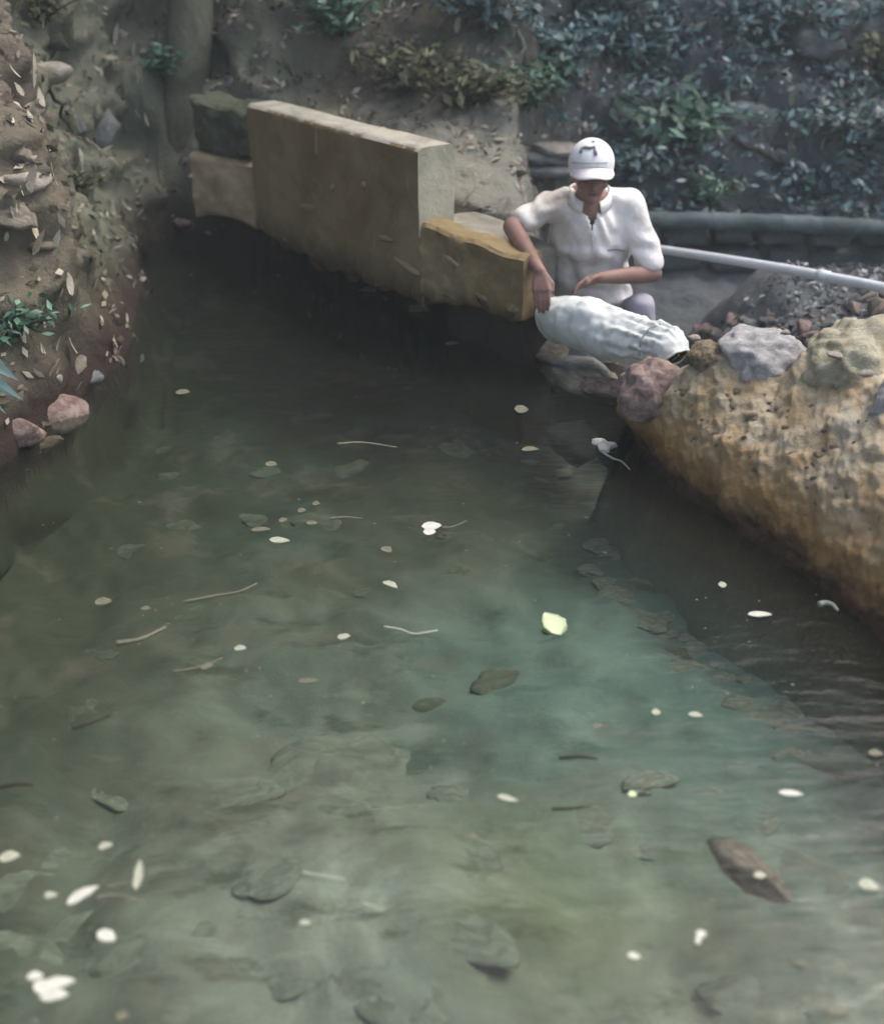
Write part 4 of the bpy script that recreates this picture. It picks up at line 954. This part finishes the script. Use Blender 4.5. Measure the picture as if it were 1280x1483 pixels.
v, f = tube_mesh([on_shirt(u, y_) for u, y_ in ((880, 362), (892, 361), (904, 363))], .004, 6); o = mk('pocket', v, f, M['emblem'], man); o.location = -man.location
v, f = tube_mesh([on_shirt(856 + q * .5, 326 + q * 6) for q in range(7)], .0045, 6); o = mk('placket', v, f, M['shirt'], man); o.location = -man.location
def pants(bm):
    cap_mesh(bm, HP + Vector((-.06, 0, 0)), HP + Vector((.06, 0, 0)), .12, .12)
    for h, k, f_ in ((H1, K1, F1), (H2, K2, F2)):
        cap_mesh(bm, h, k, .092, .062); cap_mesh(bm, k, k.lerp(f_, .9), .062, .05)
remesh('trousers', pants, .009, M['trousers'], man, 3, lambda co: .008 * fbm(co * 9, 3, 71))
for f_ in (F1, F2): remesh('shoe', lambda bm: cap_mesh(bm, f_ + Vector((0, .03, -.02)), f_ + Vector((0, -.17, -.045)), .045, .038), .008, M['hair'], man, 2)
# cap with brim, button, band and front mark
def capd(bm): ell(bm, HD + Vector((0, .010, .030)), (.099, .113, .096), (R(24), 0, 0), 4)
co_ = remesh('cap', capd, .005, M['cap'], man, 2)
bm = bmesh.new(); bm.from_mesh(co_.data)
pl = HD + Vector((0, -.02, -.004)); nrm_ = Vector((0, .42, .9)).normalized()
bmesh.ops.bisect_plane(bm, geom=bm.verts[:] + bm.edges[:] + bm.faces[:], plane_co=pl, plane_no=nrm_, clear_inner=True)
bm.to_mesh(co_.data); bm.free()
sl = co_.modifiers.new('t', 'SOLIDIFY'); sl.thickness = .004
v = []; f = []; na = 28; nr = 6
for side in (0, 1):
    for i in range(na + 1):
        a = (i / na - .5) * 2; 
        for j in range(nr + 1):
            w = j / nr; x = a * (.086 + .010 * w); y0_ = -.020 - math.sqrt(max(0, 1 - (a * .93) ** 2)) * .082; ext = .068 * (1 - abs(a) ** 3.2)
            y_ = y0_ - ext * w; z_ = .034 - (.5 * ext) * w - .03 * a * a * w * .9 - .016 * a * a - (.005 if side else 0)
            v.append(HD + Vector((x, y_ + .012, z_)))
k = nr + 1; tot = (na + 1) * k
for i in range(na):
    for j in range(nr):
        a = i * k + j; f.append((a, a + 1, a + k + 1, a + k)); f.append((tot + a, tot + a + k, tot + a + k + 1, tot + a + 1))
    a = i * k + nr; f.append((a, tot + a, tot + a + k, a + k))
o = mk('brim', v, f, M['cap_brim'], co_)
o.location = (0, 0, 0)
cb = BVHTree.FromPolygons([v_.co[:] for v_ in co_.data.vertices], [tuple(p.vertices) for p in co_.data.polygons])
def on_cap(u, v_, off=.003):
    d = ray(u, v_).normalized(); r = cb.ray_cast(Vector((0, 0, CAM_H)), d); return (r[0] - d * off) if r[0] else gy(u, v_, 4.5)
# dark arch shaped mark with a light centre
v = []; f = []
arch = [(841, 221), (842, 214), (848, 213), (855, 214), (861, 212), (862, 218), (863, 224)]
v, f = tube_mesh([on_cap(*q) for q in arch], .0075, 8); mk('emblem', v, f, M['emblem'], co_)
v, f = tube_mesh([on_cap(u, 235.5 + abs(u - 852) * -.02) for u in range(828, 882, 4)], .0016, 6); mk('band', v, f, M['emblem'], co_)
bm = bmesh.new(); ell(bm, HD + Vector((0, -.02, .124)), (.009, .009, .006)); me = bpy.data.meshes.new('button'); bm.to_mesh(me); bm.free(); me.materials.append(M['cap']); link('button', me, co_)

# ------------------------------------------------------------ things floating on the water
def fleaf(u, v_, w, h, ang, m, label, name='floating_leaf', cat='leaf', group=None, z=.004):
    p = gz(u, v_, z); s = (p - Vector((0, 0, CAM_H))).length / FPX; d = ray(u, v_).normalized(); fs = 1 / max(.25, -d.z)
    a = R(ang); dx, dy = math.cos(a), math.sin(a) * fs
    w *= .85; h *= .85; Lr = w * s * math.hypot(dx, dy); wr_ = h * s * math.hypot(math.sin(a), math.cos(a) * fs)
    o = link(name, leaf_one(name, Lr, max(wr_ * 1.15, .01), M[m], int(u * 7 + v_), .18), None, p, (R(rnd.uniform(-3, 3)), R(rnd.uniform(-3, 3)), math.atan2(dy, dx)))
    return tag(o, label, cat, group or ('leaves afloat on the pond' if cat == 'leaf' and label else None))
def ftwig(pix, r, m, label, name='floating_twig', cat='twig'):
    pts = smooth_path([gz(u, v_, .003) for u, v_ in pix], 14); r *= .75; v, f = tube_mesh([q - pts[0] for q in pts], [r * (1 - .5 * i / 14) for i in range(15)], 6)
    o = mk(name, v, f, M[m]); o.location = pts[0]; return tag(o, label, cat, 'twigs afloat on the pond' if cat == 'twig' else None)
FL = [
 (755, 594, 24, 11, 0, 'float_dim', 'dull pale leaf on the water just below the end of the low wall'),
 (768, 652, 30, 7, 0, 'float_dim', 'narrow pale leaf left of the dark patch at the gap'),
 (1100, 891, 40, 8, 0, 'float_white', 'bright white sliver of leaf in the dark reflection of the right wall'),
 (1046, 848, 14, 8, 0, 'float_pale', 'small pale leaf at the left edge of the dark reflection under the right wall'),
 (120, 1298, 46, 15, 30, 'float_white', 'white leaf pointing up and right, left of the upright leaf at lower left'),
 (200, 1268, 44, 15, 100, 'float_pale', 'long pale leaf lying upright in the picture at lower left'),
 (155, 1357, 34, 15, -22, 'float_white', 'short white leaf between the white petals and the curved twig'),
 (14, 1242, 32, 13, 8, 'float_pale', 'pale leaf at the left edge above the cluster at lower left'),
 (153, 1226, 22, 9, 10, 'float_pale', 'small pale leaf above the upright leaf at lower left'),
 (74, 1297, 20, 8, 0, 'float_pale', 'small leaf left of the slanting white leaf at lower left'),
 (178, 1472, 20, 12, 0, 'float_dim', 'blurred pale scrap at the bottom edge right of the white petals'),
 (150, 872, 28, 11, 0, 'float_dim', 'dull pale leaf at the left, level with the big lime leaf'),
 (211, 882, 16, 6, 0, 'float_dim', 'tiny dull leaf right of the pale leaf at the left'),
 (348, 940, 20, 8, 0, 'float_pale', 'oval pale leaf just above the right end of the low twig'),
 (498, 923, 22, 9, 5, 'float_pale', 'oval pale leaf left of the kinked twig at mid pond'),
 (447, 987, 36, 7, 0, 'float_dim', 'straight narrow leaf below the oval leaves at mid pond'),
 (565, 848, 28, 7, -22, 'float_pale', 'slanting narrow leaf above the kinked twig'),
 (560, 797, 18, 9, -30, 'float_dim', 'short leaf down and left of the white scrap'),
 (405, 783, 36, 8, -5, 'float_pale', 'longest and lowest leaf of the cluster left of the white scrap'),
 (437, 740, 14, 7, 0, 'float_dim', 'leaf in the middle of the cluster left of the white scrap'),
 (458, 730, 13, 6, 0, 'float_dim', 'uppermost small leaf of the cluster left of the white scrap'),
 (410, 754, 14, 7, 0, 'float_dim', 'small leaf at the upper left of the cluster left of the white scrap'),
 (452, 758, 20, 6, -5, 'float_dim', 'leaf at the right of the cluster left of the white scrap'),
 (378, 768, 34, 6, 0, 'float_dim', 'leftmost narrow leaf of the cluster left of the white scrap'),
 (393, 673, 20, 7, -10, 'float_dim', 'lone small leaf above the cluster in the dark green water'),
 (265, 569, 24, 8, 0, 'float_dim', 'lone pale leaf in the dark water off the left bank'),
 (535, 421, 20, 12, -15, 'dead_pale', 'small pale leaf against the foot of the headwall'),
 (606, 448, 34, 11, -5, 'dead_pale', 'larger pale leaf in the dark water under the headwall step'),
 (655, 498, 24, 5, 0, 'float_dim', 'faint narrow leaf in the dark water below the low wall'),
 (950, 1033, 15, 9, 0, 'float_pale', 'left one of two small leaves below the big lime leaf to the right'),
 (1007, 1037, 23, 8, -10, 'float_pale', 'right one of two small leaves below the big lime leaf to the right'),
 (865, 1052, 20, 7, 0, 'float_dim', 'dull small leaf straight below the big lime leaf'),
 (1145, 1150, 38, 8, -5, 'float_white', 'bright narrow leaf near the right edge above the pink submerged stone'),
 (1258, 1285, 30, 15, -10, 'float_pale', 'rounded pale leaf at the right edge'),
 (1100, 1269, 20, 9, 0, 'float_pale', 'small pale leaf over the pink submerged stone'),
 (918, 1386, 20, 9, -10, 'float_white', 'small white leaf left of the white flower at lower right'),
 (1158, 1397, 22, 6, -12, 'float_dim', 'thin dull leaf right of the white flower at lower right'),
 (1213, 1464, 36, 12, 0, 'float_dim', 'dull leaf at the bottom edge near the lower right corner'),
 (735, 1157, 36, 8, -12, 'float_pale', 'slanting narrow leaf in the middle of the near water'),
 (685, 1213, 16, 6, 0, 'float_dim', 'small leaf below the slanting leaf of the near water'),
 (916, 1152, 15, 9, 0, 'leaf_lime', 'small yellow green leaf over the olive patch of the pond bed'),
 (442, 1338, 20, 8, -5, 'float_pale', 'small pale leaf below the two short twigs at lower middle'),
 (1268, 1093, 24, 9, 0, 'float_dim', 'dull leaf at the right edge in the wall reflection'),
 (925, 1240 , 14, 5, 0, 'float_dim', 'tiny leaf over the dark patch left of the pink submerged stone'),
 (300, 966, 20, 7, 20, 'float_dim', 'small leaf caught on the low twig at left middle'),
]
for q in FL: fleaf(*q)
# big lime leaf with notch, tilted
lf = fleaf(800, 905, 44, 30, 118, 'leaf_lime', 'large pale lime green leaf afloat in the middle of the pond')
# curved bean pod
ftwig([(1186, 875), (1196, 873), (1206, 876), (1213, 884)], .012, 'float_pale', 'pale curved pod in the dark reflection at the right', 'seed_pod', 'pod')
ftwig([(872, 655), (888, 664), (900, 668), (912, 680)], .006, 'float_pale', 'pale bent twig trailing from the white foam at the gap')
ftwig([(640, 764), (655, 763), (676, 754)], .005, 'float_dim', 'thin twig reaching right from the white scrap at mid pond')
ftwig([(138, 1302), (160, 1298), (185, 1300), (205, 1307)], .006, 'float_dim', 'curved twig beneath the upright leaf at lower left')
ftwig([(155, 1286), (175, 1281), (192, 1280)], .005, 'float_dim', 'short twig touching the foot of the upright leaf at lower left')
ftwig([(250, 973), (285, 967), (322, 953)], .005, 'float_dim', 'low twig with a leaf on it at left middle')
ftwig([(265, 872), (310, 863), (345, 857), (372, 845)], .006, 'float_dim', 'long thin twig at left, rising to the right')
ftwig([(168, 932), (205, 925), (240, 908)], .010, 'float_dim', 'faint twig lying lower left of the long thin twig')
ftwig([(556, 908), (580, 912), (600, 918), (634, 913)], .0055, 'float_pale', 'kinked pale twig at mid pond left of the lime leaf')
ftwig([(478, 751), (500, 749), (525, 751)], .006, 'float_dim', 'straight twig between the leaf cluster and the white scrap')
ftwig([(488, 643), (525, 641), (575, 648)], .008, 'float_dim', 'dim straight twig in the dark water of the upper pond')
ftwig([(438, 1264), (465, 1269), (500, 1274)], .005, 'float_pale', 'left of two short twigs at lower middle')
ftwig([(525, 1309), (540, 1314), (555, 1320)], .005, 'float_pale', 'right of two short twigs at lower middle')
ftwig([(105, 1055), (130, 1048), (160, 1036)], .006, 'twig_dark', 'dark stick on the water at left, above the lower left cluster')
ftwig([(810, 1098), (840, 1096), (865, 1099)], .006, 'twig_dark', 'dark straight stick right of the middle of the near water')
ftwig([(0, 1140), (25, 1136), (48, 1137)], .007, 'twig_dark', 'dark stick at the left edge in the lower half')
ftwig([(800, 1172), (830, 1171), (858, 1166)], .005, 'twig_dark', 'thin dark stick below the straight dark stick')
# white flower of three petals, scrap, foam
def petals(u, v_, parts, label, cat, name, m='float_white'):
    c = gz(u, v_, .004); root = empty(name, tuple(c)); tag(root, label, cat)
    for i, (du_, dv_, w, h, ang) in enumerate(parts):
        o = fleaf(u + du_, v_ + dv_, w, h, ang, m, None, 'petal', None); o.parent = root; o.location = Vector(o.location) - root.location + Vector((0, 0, .002 * i))
        if 'label' in o: del o['label']
petals(72, 1432, [(14, -8, 46, 15, 5), (-10, 2, 34, 17, -35), (8, 14, 42, 14, 5), (-20, -14, 24, 10, 5)], 'white flower with spread petals in the lower left corner', 'flower', 'flower')
petals(1015, 1358, [(0, -4, 17, 11, 20), (-4, 6, 14, 8, 60)], 'tiny white flower on the water at lower right', 'flower', 'flower')
petals(625, 763, [(0, 0, 34, 13, 3), (-3, 9, 22, 10, 0)], 'crumpled white scrap with a twig at mid pond', 'scrap', 'leaf_scrap')
root = empty('foam_clot', tuple(gz(876, 643, .0))); tag(root, 'bright white clot of foam on the water at the gap below the sack', 'foam')
for i, (u, v_, w, h) in enumerate([(868, 639, 22, 14), (884, 644, 18, 13), (876, 648, 20, 12)]):
    p = gz(u, v_, .006); s = p.length / FPX; link('foam_lump', rock_mesh('foam_lump', M['float_white'], 700 + i, 3, .2, 1), root, p - root.location, (0, 0, .3 * i), (w * s * .62, w * s * .6, .016))
# specks too small and too many to count
g = np.random.default_rng(5); cs = []
while len(cs) < 230:
    u, v_ = g.uniform(0, 1280), g.uniform(560, 1480); p = gz(u, v_, .003)
    if p.x > dam_x(p.y) - .15 or p.x < bank_x(p.y) + .1: continue
    if v_ < 900 and g.random() < .4: continue
    cs.append(p[:])
cs = np.array(cs); V_, F_ = leaf_quads(len(cs), cs, np.tile([0, 0, 1.], (len(cs), 1)), g.uniform(.0025, .0075, len(cs)), .08, 5, .5)
o = bpy.data.objects.new('floating_specks', fast_mesh('floating_specks', V_, F_, M['float_dim'])); COL.objects.link(o); tag(o, 'tiny pale specks scattered over the pond surface', 'debris', kind='stuff')

# ------------------------------------------------------------ thin bluish haze box, added to lift the blacks
hm = bpy.data.materials.new('haze_air'); hm.use_nodes = True; nt = hm.node_tree; nt.nodes.clear()
pv_ = nt.nodes.new('ShaderNodeVolumePrincipled'); pv_.inputs['Color'].default_value = (.78, .90, .95, 1); pv_.inputs['Density'].default_value = .008; pv_.inputs['Anisotropy'].default_value = .2
ho = nt.nodes.new('ShaderNodeOutputMaterial'); nt.links.new(pv_.outputs[0], ho.inputs['Volume'])
bm = bmesh.new(); bmesh.ops.create_cube(bm, size=1, matrix=Matrix.Translation((0, 25, 9.0)) @ Matrix.Diagonal((150, 140, 34, 1))); me = bpy.data.meshes.new('haze'); bm.to_mesh(me); bm.free(); me.materials.append(hm)
tag(link('haze', me), kind='stuff')
